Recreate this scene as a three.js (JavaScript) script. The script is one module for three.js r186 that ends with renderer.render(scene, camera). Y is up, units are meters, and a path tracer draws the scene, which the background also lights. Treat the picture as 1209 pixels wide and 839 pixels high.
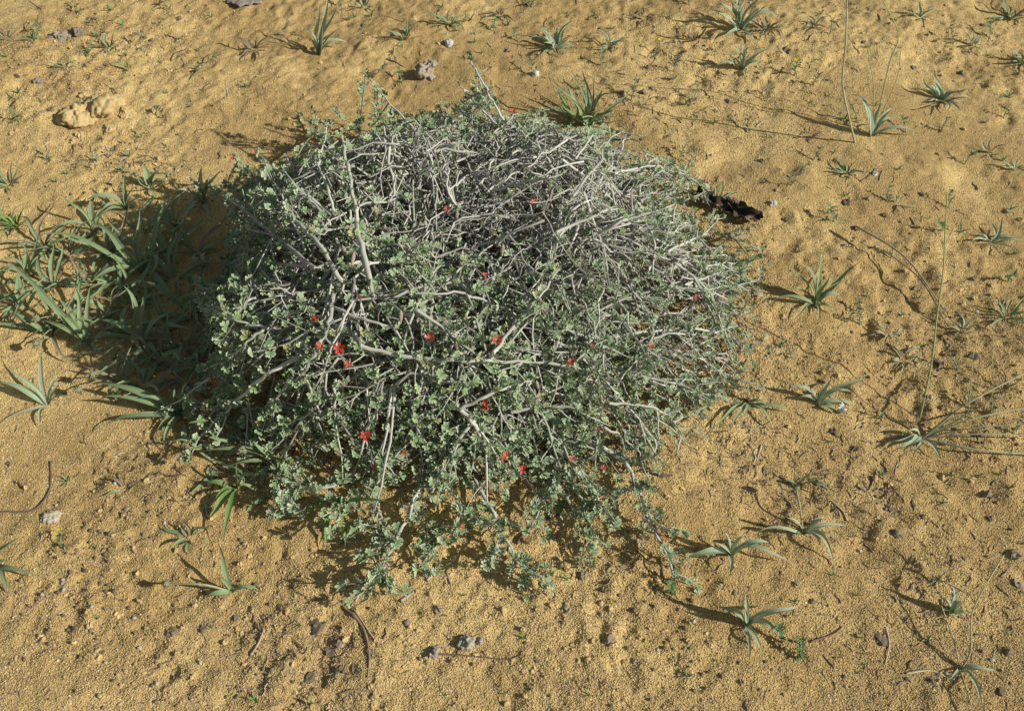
import * as THREE from 'three';

// ---------------------------------------------------------------- camera, sky, sun, exposure
const W = 1024, H = 710, FOV = 40.5, DOWN = 52 * Math.PI / 180, DIST = 1.32;
const scene = new THREE.Scene();
const camera = new THREE.PerspectiveCamera(FOV, W / H, 0.02, 400);
camera.position.set(0, DIST * Math.sin(DOWN), DIST * Math.cos(DOWN));
camera.lookAt(0, 0, 0);
scene.add(camera);
const SUN_EL = 31 * Math.PI / 180, SUN_AZ = 17 * Math.PI / 180;          // low sun from the right, a little behind the viewer
const sunDir = new THREE.Vector3(Math.cos(SUN_EL) * Math.cos(SUN_AZ), Math.sin(SUN_EL), Math.cos(SUN_EL) * Math.sin(SUN_AZ));
// clear hazy sky, pale at the horizon, brighter round the sun
const skyTex = (() => {
  const w = 256, h = 128, d = new Float32Array(w * h * 4);
  for (let j = 0; j < h; j++) for (let i = 0; i < w; i++) {
    const el = ((j + 0.5) / h - 0.5) * Math.PI, az = ((i + 0.5) / w - 0.5) * 2 * Math.PI, dir = [Math.cos(el) * Math.cos(az), Math.sin(el), Math.cos(el) * Math.sin(az)];
    const t = Math.pow(Math.max(0, dir[1]), 0.55), c = dir[0] * sunDir.x + dir[1] * sunDir.y + dir[2] * sunDir.z, glow = 0.12 * Math.exp((c - 1) * 7), k = (j * w + i) * 4;
    const zen = [0.094, 0.128, 0.172], hor = [0.24, 0.25, 0.248];
    for (let n = 0; n < 3; n++) d[k + n] = hor[n] * (1 - t) + zen[n] * t + glow * [1, 0.95, 0.85][n];
    d[k + 3] = 1;
  }
  const tx = new THREE.DataTexture(d, w, h, THREE.RGBAFormat, THREE.FloatType); tx.mapping = THREE.EquirectangularReflectionMapping; tx.magFilter = tx.minFilter = THREE.LinearFilter; tx.needsUpdate = true; return tx;
})();
scene.background = skyTex; scene.environment = skyTex;
const sun = new THREE.DirectionalLight(new THREE.Color(1.0, 0.955, 0.87), 5.0);
sun.name = 'sun';
sun.position.copy(sunDir).multiplyScalar(6);
sun.castShadow = true; sun.shadow.mapSize.set(4096, 4096); sun.shadow.radius = 1;
Object.assign(sun.shadow.camera, { left: -1.6, right: 1.6, top: 1.6, bottom: -1.6, near: 0.5, far: 14 });
scene.add(sun, sun.target);
const renderer = new THREE.WebGLRenderer({ antialias: true });
renderer.setSize(W, H);
renderer.toneMapping = THREE.LinearToneMapping;
renderer.toneMappingExposure = 1.1;
renderer.shadowMap.enabled = true;

// ---------------------------------------------------------------- small helpers
const V = (x = 0, y = 0, z = 0) => new THREE.Vector3(x, y, z);
function rng(seed) { let a = seed >>> 0; return () => { a = (a + 0x6D2B79F5) | 0; let t = Math.imul(a ^ (a >>> 15), 1 | a); t = (t + Math.imul(t ^ (t >>> 7), 61 | t)) ^ t; return ((t ^ (t >>> 14)) >>> 0) / 4294967296; }; }
let rnd = rng(7);
const ru = (a, b) => a + (b - a) * rnd();
const sm = (a, b, x) => { const t = Math.min(1, Math.max(0, (x - a) / (b - a))); return t * t * (3 - 2 * t); };
const lerp = (a, b, t) => a + (b - a) * t;
const mix3 = (a, b, t) => [lerp(a[0], b[0], t), lerp(a[1], b[1], t), lerp(a[2], b[2], t)];
const PERM = new Uint8Array(65536); { const r = rng(99); for (let i = 0; i < 65536; i++) PERM[i] = Math.floor(r() * 256); }
const hash = (i, j) => PERM[((i * 73 + j * 9973) ^ (j << 5)) & 65535] / 255;
function noise(x, y) {
  const i = Math.floor(x), j = Math.floor(y), u = x - i, v = y - j, a = u * u * (3 - 2 * u), b = v * v * (3 - 2 * v);
  return lerp(lerp(hash(i, j), hash(i + 1, j), a), lerp(hash(i, j + 1), hash(i + 1, j + 1), a), b) * 2 - 1;
}
const fbm = (x, y, o) => { let s = 0, k = 1; for (let n = 0; n < o; n++) { s += noise(x + 17.3 * n, y - 9.1 * n) * k; x *= 2.03; y *= 2.03; k *= 0.5; } return s; };

// where a point of the ground seen at a photograph position (1209 x 839) stands in metres
const FPX = 419.5 / Math.tan(FOV * Math.PI / 360);
const CF = V(0, -Math.sin(DOWN), -Math.cos(DOWN)), CU = V(0, Math.cos(DOWN), -Math.sin(DOWN)), CP = camera.position.clone();
const rayDir = (px, py) => CF.clone().multiplyScalar(FPX).add(V(px - 604.5, 0, 0)).addScaledVector(CU, 419.5 - py).normalize();
function plane(px, py, h) { const d = rayDir(px, py); return CP.clone().addScaledVector(d, (h - CP.y) / d.y); }
function project(p) { const q = p.clone().sub(CP), z = q.dot(CF); return [604.5 + FPX * q.x / z, 419.5 - FPX * q.dot(CU) / z, z]; }

// ---------------------------------------------------------------- the ground: relief
const pits = [], mounds = [];
const CX = -0.045, CZ = -0.06;
{
  const r = rng(41);
  const roughPx = [[900, 150, 300, 150, 150], [1000, 420, 200, 230, 150], [1000, 700, 200, 130, 90], [120, 70, 180, 90, 70], [560, 60, 250, 60, 80], [350, 760, 200, 70, 50], [700, 700, 220, 110, 45], [150, 640, 150, 100, 36]];
  for (const [px, py, sx, sy, n] of roughPx) for (let i = 0; i < n; i++) {
    const p = plane(px + (r() * 2 - 1) * sx, py + (r() * 2 - 1) * sy, 0), s = 0.005 + 0.014 * r() * r(); if (i % 5 > 2) continue;
    (r() < 0.62 ? pits : mounds).push([p.x, p.z, s, s * (0.22 + 0.3 * r()), 0.6 + 0.8 * r(), r() * 3.14]);
  }
  // larger tracks and scuffs in the sand
  for (const [px, py, s, d] of [[870, 190, 0.05, 0.010], [940, 280, 0.045, 0.009], [1060, 330, 0.05, 0.010], [985, 240, 0.04, 0.008], [1040, 440, 0.05, 0.011], [900, 590, 0.05, 0.010], [1010, 640, 0.05, 0.009], [1150, 620, 0.06, 0.010], [840, 560, 0.04, 0.009], [700, 80, 0.05, 0.010], [790, 140, 0.045, 0.009], [590, 90, 0.04, 0.008], [230, 30, 0.05, 0.008], [40, 110, 0.05, 0.009], [1150, 210, 0.05, 0.009], [1090, 60, 0.05, 0.008], [380, 780, 0.04, 0.007], [90, 620, 0.04, 0.006], [680, 660, 0.045, 0.007], [800, 690, 0.04, 0.008]]) {
    const p = plane(px, py, 0); pits.push([p.x, p.z, s, d, 1.3, r() * 3.14]);
    mounds.push([p.x - s * 0.9, p.z - s * 0.3, s * 0.8, d * 0.8, 1.4, r() * 3.14]);
  }
}
const CELL = 0.1, grid = new Map();
function putCell(list, sgn) { for (const [x, z, s, d, e, a] of list) { const R = s * 2.6 * Math.max(1, e); for (let i = Math.floor((x - R) / CELL); i <= Math.floor((x + R) / CELL); i++) for (let j = Math.floor((z - R) / CELL); j <= Math.floor((z + R) / CELL); j++) { const k = i * 4096 + j; if (!grid.has(k)) grid.set(k, []); grid.get(k).push([x, z, s, d * sgn, e, Math.cos(a), Math.sin(a)]); } } }
putCell(pits, -1); putCell(mounds, 1);
const cracked = plane(115, 140, 0), heave = plane(60, 100, 0);
function roughness(x, z) { return sm(-0.25, 0.5, fbm(x * 2.7 + 3, z * 2.7 + 8, 3) + 0.22 * sm(-0.1, 0.5, x) + 0.25 * sm(-0.2, -0.7, z)); }
function hgt(x, z) {
  let y = 0.010 * fbm(x * 1.6 + 5, z * 1.6, 2) + 0.006 * fbm(x * 5.2, z * 5.2 + 2, 2);
  const k = roughness(x, z);
  y += (0.0009 + 0.0020 * k) * fbm(x * 19, z * 19, 2) + (0.0008 + 0.0014 * k) * fbm(x * 62, z * 62, 2) + (0.0004 + 0.0008 * k) * noise(x * 140, z * 140);
  const q = 1 - Math.abs(noise(x * 30 + 4, z * 30)); y += 0.0022 * k * q * q * q;
  const dx = x - CX, dz = z - CZ; y += 0.022 * Math.exp(-(dx * dx / 0.10 + dz * dz / 0.07));
  const c = grid.get(Math.floor(x / CELL) * 4096 + Math.floor(z / CELL));
  if (c) for (const [px, pz, s, d, e, ca, sa] of c) { const ax = (x - px) * ca + (z - pz) * sa, az = ((z - pz) * ca - (x - px) * sa) * e; const t = (ax * ax + az * az) / (s * s); if (t < 7) { const w = t * (1 + 0.75 * noise(x * 55 + px * 31, z * 55)); y += d * 0.6 * Math.exp(-Math.pow(Math.max(0, w), 1.5) * 0.8); } }
  const hx = x - heave.x, hz = z - heave.z, hh = Math.exp(-(hx * hx + hz * hz) / 0.035); y += 0.014 * hh + 0.0035 * hh * fbm(x * 48, z * 48, 2);
  return y;
}
function gp(px, py) { let p = plane(px, py, 0); for (let i = 0; i < 4; i++) p = plane(px, py, hgt(p.x, p.z)); return p; }
const mPerPx = (px, py) => { const p = plane(px, py, 0); return p.sub(CP).dot(CF) / FPX; };

// ---------------------------------------------------------------- textures of the sand
function sandTextures() {
  const N = 1024, col = new Uint8Array(N * N * 4), bmp = new Uint8Array(N * N * 4), hh = new Float32Array(N * N), r = rng(5);
  for (let i = 0; i < N * N; i++) { const g = 0.9 + 0.2 * r(); col[i * 4] = 200 * g; col[i * 4 + 1] = 173 * g; col[i * 4 + 2] = 114 * g; col[i * 4 + 3] = 255; hh[i] = 0.12 * r(); }
  const pal = [[208, 183, 121], [200, 172, 110], [190, 162, 107], [215, 193, 137], [180, 149, 107], [222, 206, 170], [157, 124, 92], [112, 90, 70], [199, 162, 118]];
  const wgt = [0.24, 0.46, 0.62, 0.74, 0.83, 0.88, 0.94, 0.965, 1];
  for (let n = 0; n < 62000; n++) {
    const cx = r() * N, cy = r() * N, rad = 1.2 + 2.6 * r() * r(), q = r(), c = pal[wgt.findIndex(w => q <= w)], g = 0.88 + 0.24 * r(), el = 0.7 + 0.3 * r(), an = r() * 3.14, ca = Math.cos(an), sa = Math.sin(an), top = 0.35 + 0.5 * r();
    for (let y = Math.floor(cy - rad); y <= cy + rad; y++) for (let x = Math.floor(cx - rad); x <= cx + rad; x++) {
      const u = (x - cx) * ca + (y - cy) * sa, v = ((y - cy) * ca - (x - cx) * sa) / el, d = (u * u + v * v) / (rad * rad);
      if (d > 1) continue;
      const i = ((y + N) % N) * N + ((x + N) % N), h = top * Math.sqrt(1 - d) + 0.1;
      if (h < hh[i] * 0.8) continue;
      hh[i] = h; for (let k = 0; k < 3; k++) col[i * 4 + k] = Math.min(255, c[k] * g);
    }
  }
  for (let i = 0; i < N * N; i++) { bmp[i * 4] = bmp[i * 4 + 1] = bmp[i * 4 + 2] = Math.min(255, hh[i] * 255); bmp[i * 4 + 3] = 255; }
  const mk = (d, srgb) => { const t = new THREE.DataTexture(d, N, N); t.wrapS = t.wrapT = THREE.RepeatWrapping; t.magFilter = THREE.LinearFilter; t.minFilter = THREE.LinearMipmapLinearFilter; t.generateMipmaps = true; if (srgb) t.colorSpace = THREE.SRGBColorSpace; t.needsUpdate = true; return t; };
  return [mk(col, true), mk(bmp, false)];
}
const [sandMap, sandBump] = sandTextures();
const sandMat = new THREE.MeshStandardMaterial({ map: sandMap, bumpMap: sandBump, bumpScale: 0.0013, vertexColors: true, roughness: 0.95 });

function axis(a, b, step, far, n) {
  const v = []; for (let i = n; i >= 1; i--) v.push(a - step * (Math.pow(1.24, i) - 1) / 0.24 * 1.0 - 0);
  const m = Math.round((b - a) / step); for (let i = 0; i <= m; i++) v.push(a + (b - a) * i / m);
  for (let i = 1; i <= n; i++) v.push(b + step * (Math.pow(1.24, i) - 1) / 0.24);
  return v;
}
function buildGround() {
  const xs = axis(-1.22, 1.22, 0.0034, 60, 39), zs = axis(-1.12, 0.62, 0.0034, 60, 39), nx = xs.length, nz = zs.length;
  const pos = new Float32Array(nx * nz * 3), uv = new Float32Array(nx * nz * 2), col = new Float32Array(nx * nz * 3), idx = new Uint32Array((nx - 1) * (nz - 1) * 6);
  let p = 0;
  for (let j = 0; j < nz; j++) for (let i = 0; i < nx; i++) {
    const x = xs[i], z = zs[j]; const k = j * nx + i;
    pos[k * 3] = x; pos[k * 3 + 1] = hgt(x, z); pos[k * 3 + 2] = z;
    uv[k * 2] = (x * 0.94 + z * 0.34) / 0.36; uv[k * 2 + 1] = (z * 0.94 - x * 0.34) / 0.36;
    const a = fbm(x * 3.1 + 9, z * 3.1, 3), b = fbm(x * 14, z * 14 + 3, 2), g = sm(-0.6, 0.65, a + 0.6 * b + 0.3 * noise(x * 60, z * 60));     // paler fine sand and browner gritty sand in patches
    const c = mix3([0.74, 0.69, 0.62], [1.0, 0.985, 0.94], g);
    col.set(c, k * 3);
    if (i < nx - 1 && j < nz - 1) { idx[p++] = k; idx[p++] = k + nx; idx[p++] = k + 1; idx[p++] = k + 1; idx[p++] = k + nx; idx[p++] = k + nx + 1; }
  }
  const g = new THREE.BufferGeometry();
  g.setAttribute('position', new THREE.BufferAttribute(pos, 3)); g.setAttribute('uv', new THREE.BufferAttribute(uv, 2)); g.setAttribute('color', new THREE.BufferAttribute(col, 3));
  g.setIndex(new THREE.BufferAttribute(idx, 1)); g.computeVertexNormals();
  const m = new THREE.Mesh(g, sandMat); m.name = 'sandy_ground'; m.receiveShadow = m.castShadow = true;
  m.userData = { kind: 'structure', label: 'uneven yellow desert sand strewn with coarse grit', category: 'ground' };
  scene.add(m);
}
buildGround();

// ---------------------------------------------------------------- mesh collector
class MB {
  constructor(o = V()) { this.o = o; this.p = []; this.c = []; this.i = []; }
  v(x, y, z, c) { this.p.push(x - this.o.x, y - this.o.y, z - this.o.z); this.c.push(c[0], c[1], c[2]); return this.p.length / 3 - 1; }
  t(a, b, c) { this.i.push(a, b, c); }
  geo() { const g = new THREE.BufferGeometry(); g.setAttribute('position', new THREE.Float32BufferAttribute(this.p, 3)); g.setAttribute('color', new THREE.Float32BufferAttribute(this.c, 3)); g.setIndex(this.i.length > 65535 || this.p.length > 196000 ? new THREE.Uint32BufferAttribute(this.i, 1) : this.i); g.computeVertexNormals(); return g; }
  build(name, m, parent) { let g = this.geo(); if (this.flat) { g = g.toNonIndexed(); g.computeVertexNormals(); } const o = new THREE.Mesh(g, m); o.name = name; o.castShadow = o.receiveShadow = true; parent.add(o); return o; }
  tube(pts, r0, r1, sides, colf) {
    const n = pts.length; let prev = null, side = V();
    for (let k = 0; k < n; k++) {
      const t = pts[Math.min(n - 1, k + 1)].clone().sub(pts[Math.max(0, k - 1)]).normalize();
      if (!prev) side.set(Math.abs(t.y) < 0.9 ? 0 : 1, Math.abs(t.y) < 0.9 ? 1 : 0, 0);
      side.addScaledVector(t, -side.dot(t)).normalize(); const b = t.clone().cross(side);
      const f = k / (n - 1), r = lerp(r0, r1, f) * (k > 0 && k < n - 1 ? 0.9 + 0.24 * rnd() : 1), c = colf(f), row = [];
      for (let s = 0; s < sides; s++) { const a = s / sides * 6.2832, ca = Math.cos(a) * r, sa = Math.sin(a) * r; row.push(this.v(pts[k].x + side.x * ca + b.x * sa, pts[k].y + side.y * ca + b.y * sa, pts[k].z + side.z * ca + b.z * sa, c)); }
      if (prev) for (let s = 0; s < sides; s++) { const u = (s + 1) % sides; this.t(prev[s], prev[u], row[s]); this.t(prev[u], row[u], row[s]); }
      if (k === n - 1 || k === 0) { const m = this.v(pts[k].x, pts[k].y, pts[k].z, c); for (let s = 0; s < sides; s++) { const u = (s + 1) % sides; k ? this.t(row[s], row[u], m) : this.t(row[u], row[s], m); } }
      prev = row;
    }
    return this;
  }
  // a channelled strap leaf from base to tip, arching over, with a pale felt along margins and rib
  strap(base, tip, w, arch, o) {
    const d = tip.clone().sub(base), L = d.length(), hz = V(-d.z, 0, d.x); if (hz.lengthSq() < 1e-8) hz.set(1, 0, 0); hz.normalize();
    const ctl = base.clone().add(tip).multiplyScalar(0.5).addScaledVector(V(0, 1, 0), arch * 1.25).addScaledVector(hz, (o.bend || 0) * 1.6 * L); ctl.lerp(base.clone().addScaledVector(V(0, 1, 0), arch * 1.2), 0.12);
    const sway = (o.sway ?? ru(-0.05, 0.05)) * L, sag = L * ru(0, 0.05);
    const n = o.seg || 10, fold = o.fold ?? 0.5, us = o.seg && o.seg < 7 ? [-1, 0, 1] : [-1, -0.75, -0.5, -0.2, 0.2, 0.5, 0.75, 1]; let prev = null; const ph = rnd() * 6, tw = o.twist ?? ru(-0.7, 0.7);
    for (let k = 0; k <= n; k++) {
      const t = k / n, a = (1 - t) * (1 - t), b = 2 * t * (1 - t), c = t * t;
      const P = V(base.x * a + ctl.x * b + tip.x * c, base.y * a + ctl.y * b + tip.y * c, base.z * a + ctl.z * b + tip.z * c);
      P.addScaledVector(hz, sway * Math.sin(t * 6.0)).y -= sag * Math.sin(t * 3.14) * t * t;
      const T = ctl.clone().sub(base).multiplyScalar(1 - t).add(tip.clone().sub(ctl).multiplyScalar(t)).normalize();
      const S = hz.clone().addScaledVector(T, -hz.dot(T)).normalize(), N = S.clone().cross(T).normalize(); if (N.y < 0) N.negate();
      const ang = tw * t * t * 1.4 + 0.1 * Math.sin(ph + t * 7), S2 = S.clone().multiplyScalar(Math.cos(ang)).addScaledVector(N, Math.sin(ang)), N2 = N.clone().multiplyScalar(Math.cos(ang)).addScaledVector(S, -Math.sin(ang));
      const prof = 0.8 * Math.min(1, 0.5 + 1.2 * t) * Math.pow(Math.max(0, 1 - Math.pow(t, o.blunt || 1.9)), 0.9) * (1 + 0.09 * noise(t * 5 + ph, ph)) + 0.03, ww = w * prof, row = [];
      for (const u of us) {
        const f = Math.pow(Math.abs(u), 1.3) * fold * ww, q = P.clone().addScaledVector(S2, u * ww).addScaledVector(N2, f);
        const st = 0.5 + 0.5 * Math.sin(u * 9 + ph), felt = Math.max(0, Math.min(1, Math.pow(Math.abs(u), 3) * 0.85 + (Math.abs(u) === 0.2 ? 0.5 : 0) - (Math.abs(u) === 0.5 ? 0.25 : 0) + 0.2 * st + 0.22 * noise(t * 9 + ph, u * 3))) * (o.felt ?? 0.6) + 0;
        let cc = mix3(o.col, o.pale, felt); if (t < 0.12) cc = mix3(o.root || o.pale, cc, t / 0.12); if (o.dry && t > 1 - o.dry) cc = mix3(cc, [0.30, 0.22, 0.12], Math.min(1, (t - 1 + o.dry) / 0.08));
        row.push(this.v(q.x, q.y, q.z, cc));
      }
      if (prev) for (let s = 0; s < us.length - 1; s++) { this.t(prev[s], prev[s + 1], row[s]); this.t(prev[s + 1], row[s + 1], row[s]); }
      prev = row;
    }
    return this;
  }
  // an irregular lump
  lump(c, rx, ry, rz, col, rough, seed, det = 1) {
    const g = new THREE.IcosahedronGeometry(1, det), pa = g.attributes.position, m = new Map(), ids = [], r = rng(seed); const ph = [r() * 9, r() * 9, r() * 9];
    for (let k = 0; k < pa.count; k++) {
      const x = pa.getX(k), y = pa.getY(k), z = pa.getZ(k), key = x.toFixed(3) + y.toFixed(3) + z.toFixed(3);
      if (!m.has(key)) { const s = 1 + rough * (noise(x * 1.7 + ph[0] + z, y * 1.7 + ph[1] - z * 0.7) + 0.6 * noise(x * 4 + ph[2], (y + z) * 4) + (det > 4 ? 0.42 * noise(x * 7 + z * 4 + ph[0], y * 7 + z * 6) + 0.25 * noise(x * 17 - z * 9, y * 17 + z * 11) + 0.16 * (r() - 0.5) : 0.7 * (r() - 0.5))), tt = 0.85 + 0.3 * r(); m.set(key, this.v(c.x + x * rx * s, c.y + y * ry * s, c.z + z * rz * s, [col[0] * tt, col[1] * tt, col[2] * tt])); }
      ids.push(m.get(key));
    }
    for (let k = 0; k < ids.length; k += 3) this.t(ids[k], ids[k + 1], ids[k + 2]);
    return this;
  }
}
const taken = new Map();
function numbered(n) { const k = taken.get(n) || 0; taken.set(n, k + 1); return k ? n + '_' + String(k).padStart(3, '0') : n; }
function thing(name, base, label, category, group) { const o = new THREE.Group(); o.name = numbered(name); o.position.copy(base); o.userData = { label, category }; if (group) o.userData.group = group; scene.add(o); return o; }
// a one-mesh thing
function single(name, mb, m, label, category, group) { const o = mb.build(numbered(name), m, scene); o.position.copy(mb.o); o.userData = { label, category }; if (group) o.userData.group = group; return o; }
// children are built relative to the thing's base
const M = {
  bark: new THREE.MeshStandardMaterial({ vertexColors: true, roughness: 0.85 }),
  felt: new THREE.MeshPhysicalMaterial({ vertexColors: true, roughness: 0.8, transmission: 0.2, thickness: 0, side: THREE.DoubleSide }),
  strap: new THREE.MeshPhysicalMaterial({ vertexColors: true, roughness: 0.72, transmission: 0.32, thickness: 0, sheen: 0.3, sheenRoughness: 0.5, sheenColor: new THREE.Color(0.8, 0.85, 0.75), side: THREE.DoubleSide }),
  petal: new THREE.MeshPhysicalMaterial({ vertexColors: true, roughness: 0.6, transmission: 0.3, thickness: 0, side: THREE.DoubleSide }),
  stone: new THREE.MeshStandardMaterial({ vertexColors: true, roughness: 0.9 }),
  dry: new THREE.MeshStandardMaterial({ vertexColors: true, roughness: 1, side: THREE.DoubleSide }),
};

// ---------------------------------------------------------------- the shrub
const tab = (a, phi) => { const u = ((phi / 6.28318530718) % 1 + 1) % 1 * a.length, i = Math.floor(u); return lerp(a[i % a.length], a[(i + 1) % a.length], u - i); };
// angle 0 = towards +x (right), a quarter turn = towards the viewer
const FOOT = [0.335, 0.31, 0.27, 0.245, 0.24, 0.26, 0.30, 0.33, 0.335, 0.345, 0.355, 0.365, 0.37, 0.37, 0.36, 0.345].map((r, i) => r * [1.04, 0.95, 1.05, 0.97, 1.03, 0.98, 1.0, 1.05, 0.95, 1.03, 0.98, 1.02, 1.0, 0.97, 1.05, 0.94][i]);
const EDGE = [0.02, 0.02, 0.025, 0.03, 0.04, 0.05, 0.065, 0.075, 0.08, 0.07, 0.06, 0.05, 0.04, 0.035, 0.03, 0.02];
const HMAX = 0.155;
function polar(x, z) { const dx = x - CX, dz = z - CZ, phi = Math.atan2(dz, dx); return [Math.hypot(dx, dz) / tab(FOOT, phi), phi]; }
function dome(rho, phi) { const lump = 1 + 0.34 * noise(Math.cos(phi) * rho * 3.1 + 7, Math.sin(phi) * rho * 2.8 + 3) + 0.14 * noise(Math.cos(phi) * rho * 7 + 1, Math.sin(phi) * rho * 7); return rho < 1.12 ? lump * (tab(EDGE, phi) * (1 - sm(0.95, 1.15, rho)) + HMAX * Math.pow(Math.max(0, 1 - Math.pow(rho / 1.12, 1.9)), 0.9)) : 0; }
function surf(x, z) { const [r, f] = polar(x, z); return hgt(x, z) + Math.max(0.012, dome(r, f)); }
function onDome(px, py, up = 0) { const d = rayDir(px, py), p = CP.clone().addScaledVector(d, 0.75); for (let i = 0; i < 700; i++) { p.addScaledVector(d, 0.003); if (p.y < surf(p.x, p.z) + up) break; } return p; }

const shrubBase = V(CX, hgt(CX, CZ), CZ);
const shrub = thing('cushion_shrub', shrubBase, 'wide silvery grey cushion shrub with tangled twigs, felted leaves and tiny red flowers', 'shrub');
const stems = [];          // {pts, r0, r1, sides, tone, big}
const leaves = [];         // {p, dir, nrm, size, kind, col}
const nodes = [];          // points of twigs where a flower may sit
const BLEACH = [0.55, 0.54, 0.475], GREY = [0.38, 0.37, 0.325], OLD = [0.19, 0.165, 0.135], GREENISH = [0.43, 0.46, 0.34];
function leafiness(p) {          // how leafy the twigs are: bare and bleached on the crown behind the middle, leafy round about
  const [rho, phi] = polar(p.x, p.z), dx = p.x - (CX + 0.01), dz = p.z - (CZ - 0.115), bare = Math.exp(-(dx * dx / 0.040 + dz * dz / 0.014));
  return (1 - 0.86 * bare) * sm(0.2, 0.55, rho + 0.25);
}
function leafSize(p) { const u = sm(-0.12, 0.2, p.x + 0.25 * (p.z < 0 ? 0 : -p.z)), b = sm(0.0, -0.35, p.z); return lerp(lerp(0.0080, 0.0054, u), 0.0054, b * 0.8); }
function addLeaves(pts, step, from, sizeK = 1, dens = 1, free = false, tip = true) {
  let acc = ru(0, step);
  for (let k = 1; k < pts.length; k++) {
    const seg = pts[k].clone().sub(pts[k - 1]), l = seg.length(), T = seg.clone().normalize();
    for (; acc < l; acc += step * ru(0.6, 1.4)) {
      const f = (k - 1 + acc / l) / (pts.length - 1); if (f < from) continue;
      const p = pts[k - 1].clone().addScaledVector(T, acc), q = leafiness(p) * dens * lerp(0.29, 0.62, sm(-0.05, 0.16, p.x)) * (polar(p.x, p.z)[0] > 0.97 ? 1.7 : 1); if (rnd() > q) continue;
      const [rho, phi] = polar(p.x, p.z); if (!free && noise(p.x * 46, (p.z + p.y) * 46) < (rho > 0.98 ? -0.5 : -0.05)) continue; if (rho < 0.85 && p.y - hgt(p.x, p.z) < dome(rho, phi) * 0.6 && rnd() < 0.8) continue;
      pushLeaf(p, T, sizeK);
    }
    acc -= l;
  }
  if (tip && rnd() < 0.9 * dens * Math.max(0.25, leafiness(pts[pts.length - 1]))) { const e = pts[pts.length - 1], T = e.clone().sub(pts[pts.length - 2]).normalize(); for (let k = 0; k < 1 + rnd() * 2; k++) pushLeaf(e, T, sizeK * ru(0.6, 1), 0.8); }
}
function pushLeaf(p, T, sizeK, along = 0.35) {
  const a = V(ru(-1, 1), ru(-1, 1), ru(-1, 1)); a.addScaledVector(T, -a.dot(T)).normalize(); a.y += 0.25;
  const dir = a.addScaledVector(T, along).normalize(), up = V(ru(-0.7, 0.7), 1, ru(-0.7, 0.7)).addScaledVector(sunDir, 0.35); const nrm = up.addScaledVector(dir, -up.dot(dir)).normalize();
  const s = leafSize(p) * ru(0.55, 1.3) * sizeK, g = rnd(), hue = rnd();
  const leaf = mix3(mix3([0.185, 0.295, 0.100], [0.21, 0.315, 0.165], hue), [0.45, 0.52, 0.34], g * g);
  const yq = rnd(), y = yq < 0.05 ? [0.36, 0.35, 0.13] : yq < 0.075 ? [0.26, 0.18, 0.10] : leaf;
  leaves.push({ p: p.clone(), dir, nrm, size: s, col: y });
}
function wobble(a, ctl, b, n, amp) {
  const out = [];
  for (let k = 0; k <= n; k++) { const t = k / n, p = V(0, 0, 0).addScaledVector(a, (1 - t) * (1 - t)).addScaledVector(ctl, 2 * t * (1 - t)).addScaledVector(b, t * t); if (k && k < n) p.add(V(ru(-amp, amp), ru(-amp, amp), ru(-amp, amp))); const g = hgt(p.x, p.z) + 0.002; if (p.y < g && k) p.y = g; out.push(p); }
  return out;
}
function keepIn(p, slack) { const lim = surf(p.x, p.z) + slack; if (p.y > lim) p.y = lim - rnd() * 0.01; const g = hgt(p.x, p.z) + 0.004; if (p.y < g) p.y = g; return p; }
function shoot(pts, at, ang, len, r, n, amp, slack) {
  const f = at * (pts.length - 1), i = Math.min(pts.length - 2, Math.floor(f)), p = pts[i].clone().lerp(pts[i + 1], f - i), T = pts[i + 1].clone().sub(pts[i]).normalize();
  const a = V(ru(-1, 1), ru(-0.5, 1), ru(-1, 1)); a.addScaledVector(T, -a.dot(T)).normalize();
  const d = T.clone().multiplyScalar(Math.cos(ang)).addScaledVector(a, Math.sin(ang)), out = V(p.x - CX, 0.02, p.z - CZ).normalize(); d.addScaledVector(out, 0.06).normalize();
  const e = keepIn(p.clone().addScaledVector(d, len), slack), c = p.clone().lerp(e, 0.5).add(V(ru(-1, 1), ru(-0.4, 1), ru(-1, 1)).multiplyScalar(len * 0.12));
  return wobble(p, c, e, n, amp);
}
function stem(pts, r0, r1, sides, tone, big = 0) { stems.push({ pts, r0, r1, sides, tone, big }); for (let k = 2; k < pts.length; k++) nodes.push(pts[k]); }
function tone() { const q = rnd(); return q < 0.42 ? BLEACH : q < 0.72 ? GREY : q < 0.86 ? GREENISH : mix3(OLD, GREY, rnd() * 0.5); }
function branchOut(pts, nSec, r, lenK, dens, sizeK) {
  for (let s = 0; s < nSec; s++) {
    const at = ru(0.22, 0.99), sec = shoot(pts, at, ru(0.5, 1.5), ru(0.05, 0.12) * lenK, r, 5, 0.0040, 0.014), tn = tone();
    stem(sec, ru(0.0014, 0.0025), 0.0009, 5, tn, 1); addLeaves(sec, 0.0085, 0.25, sizeK, dens);
    const nt = 2 + Math.floor(rnd() * 2);
    for (let t = 0; t < nt; t++) { const ter = shoot(sec, ru(0.2, 1), ru(0.6, 1.4), ru(0.015, 0.045) * lenK, r, 3, 0.0022, 0.016); stem(ter, ru(0.0008, 0.0014), 0.0006, 4, tone()); addLeaves(ter, 0.0075, 0.1, sizeK, dens); }
  }
}
rnd = rng(11);
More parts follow.
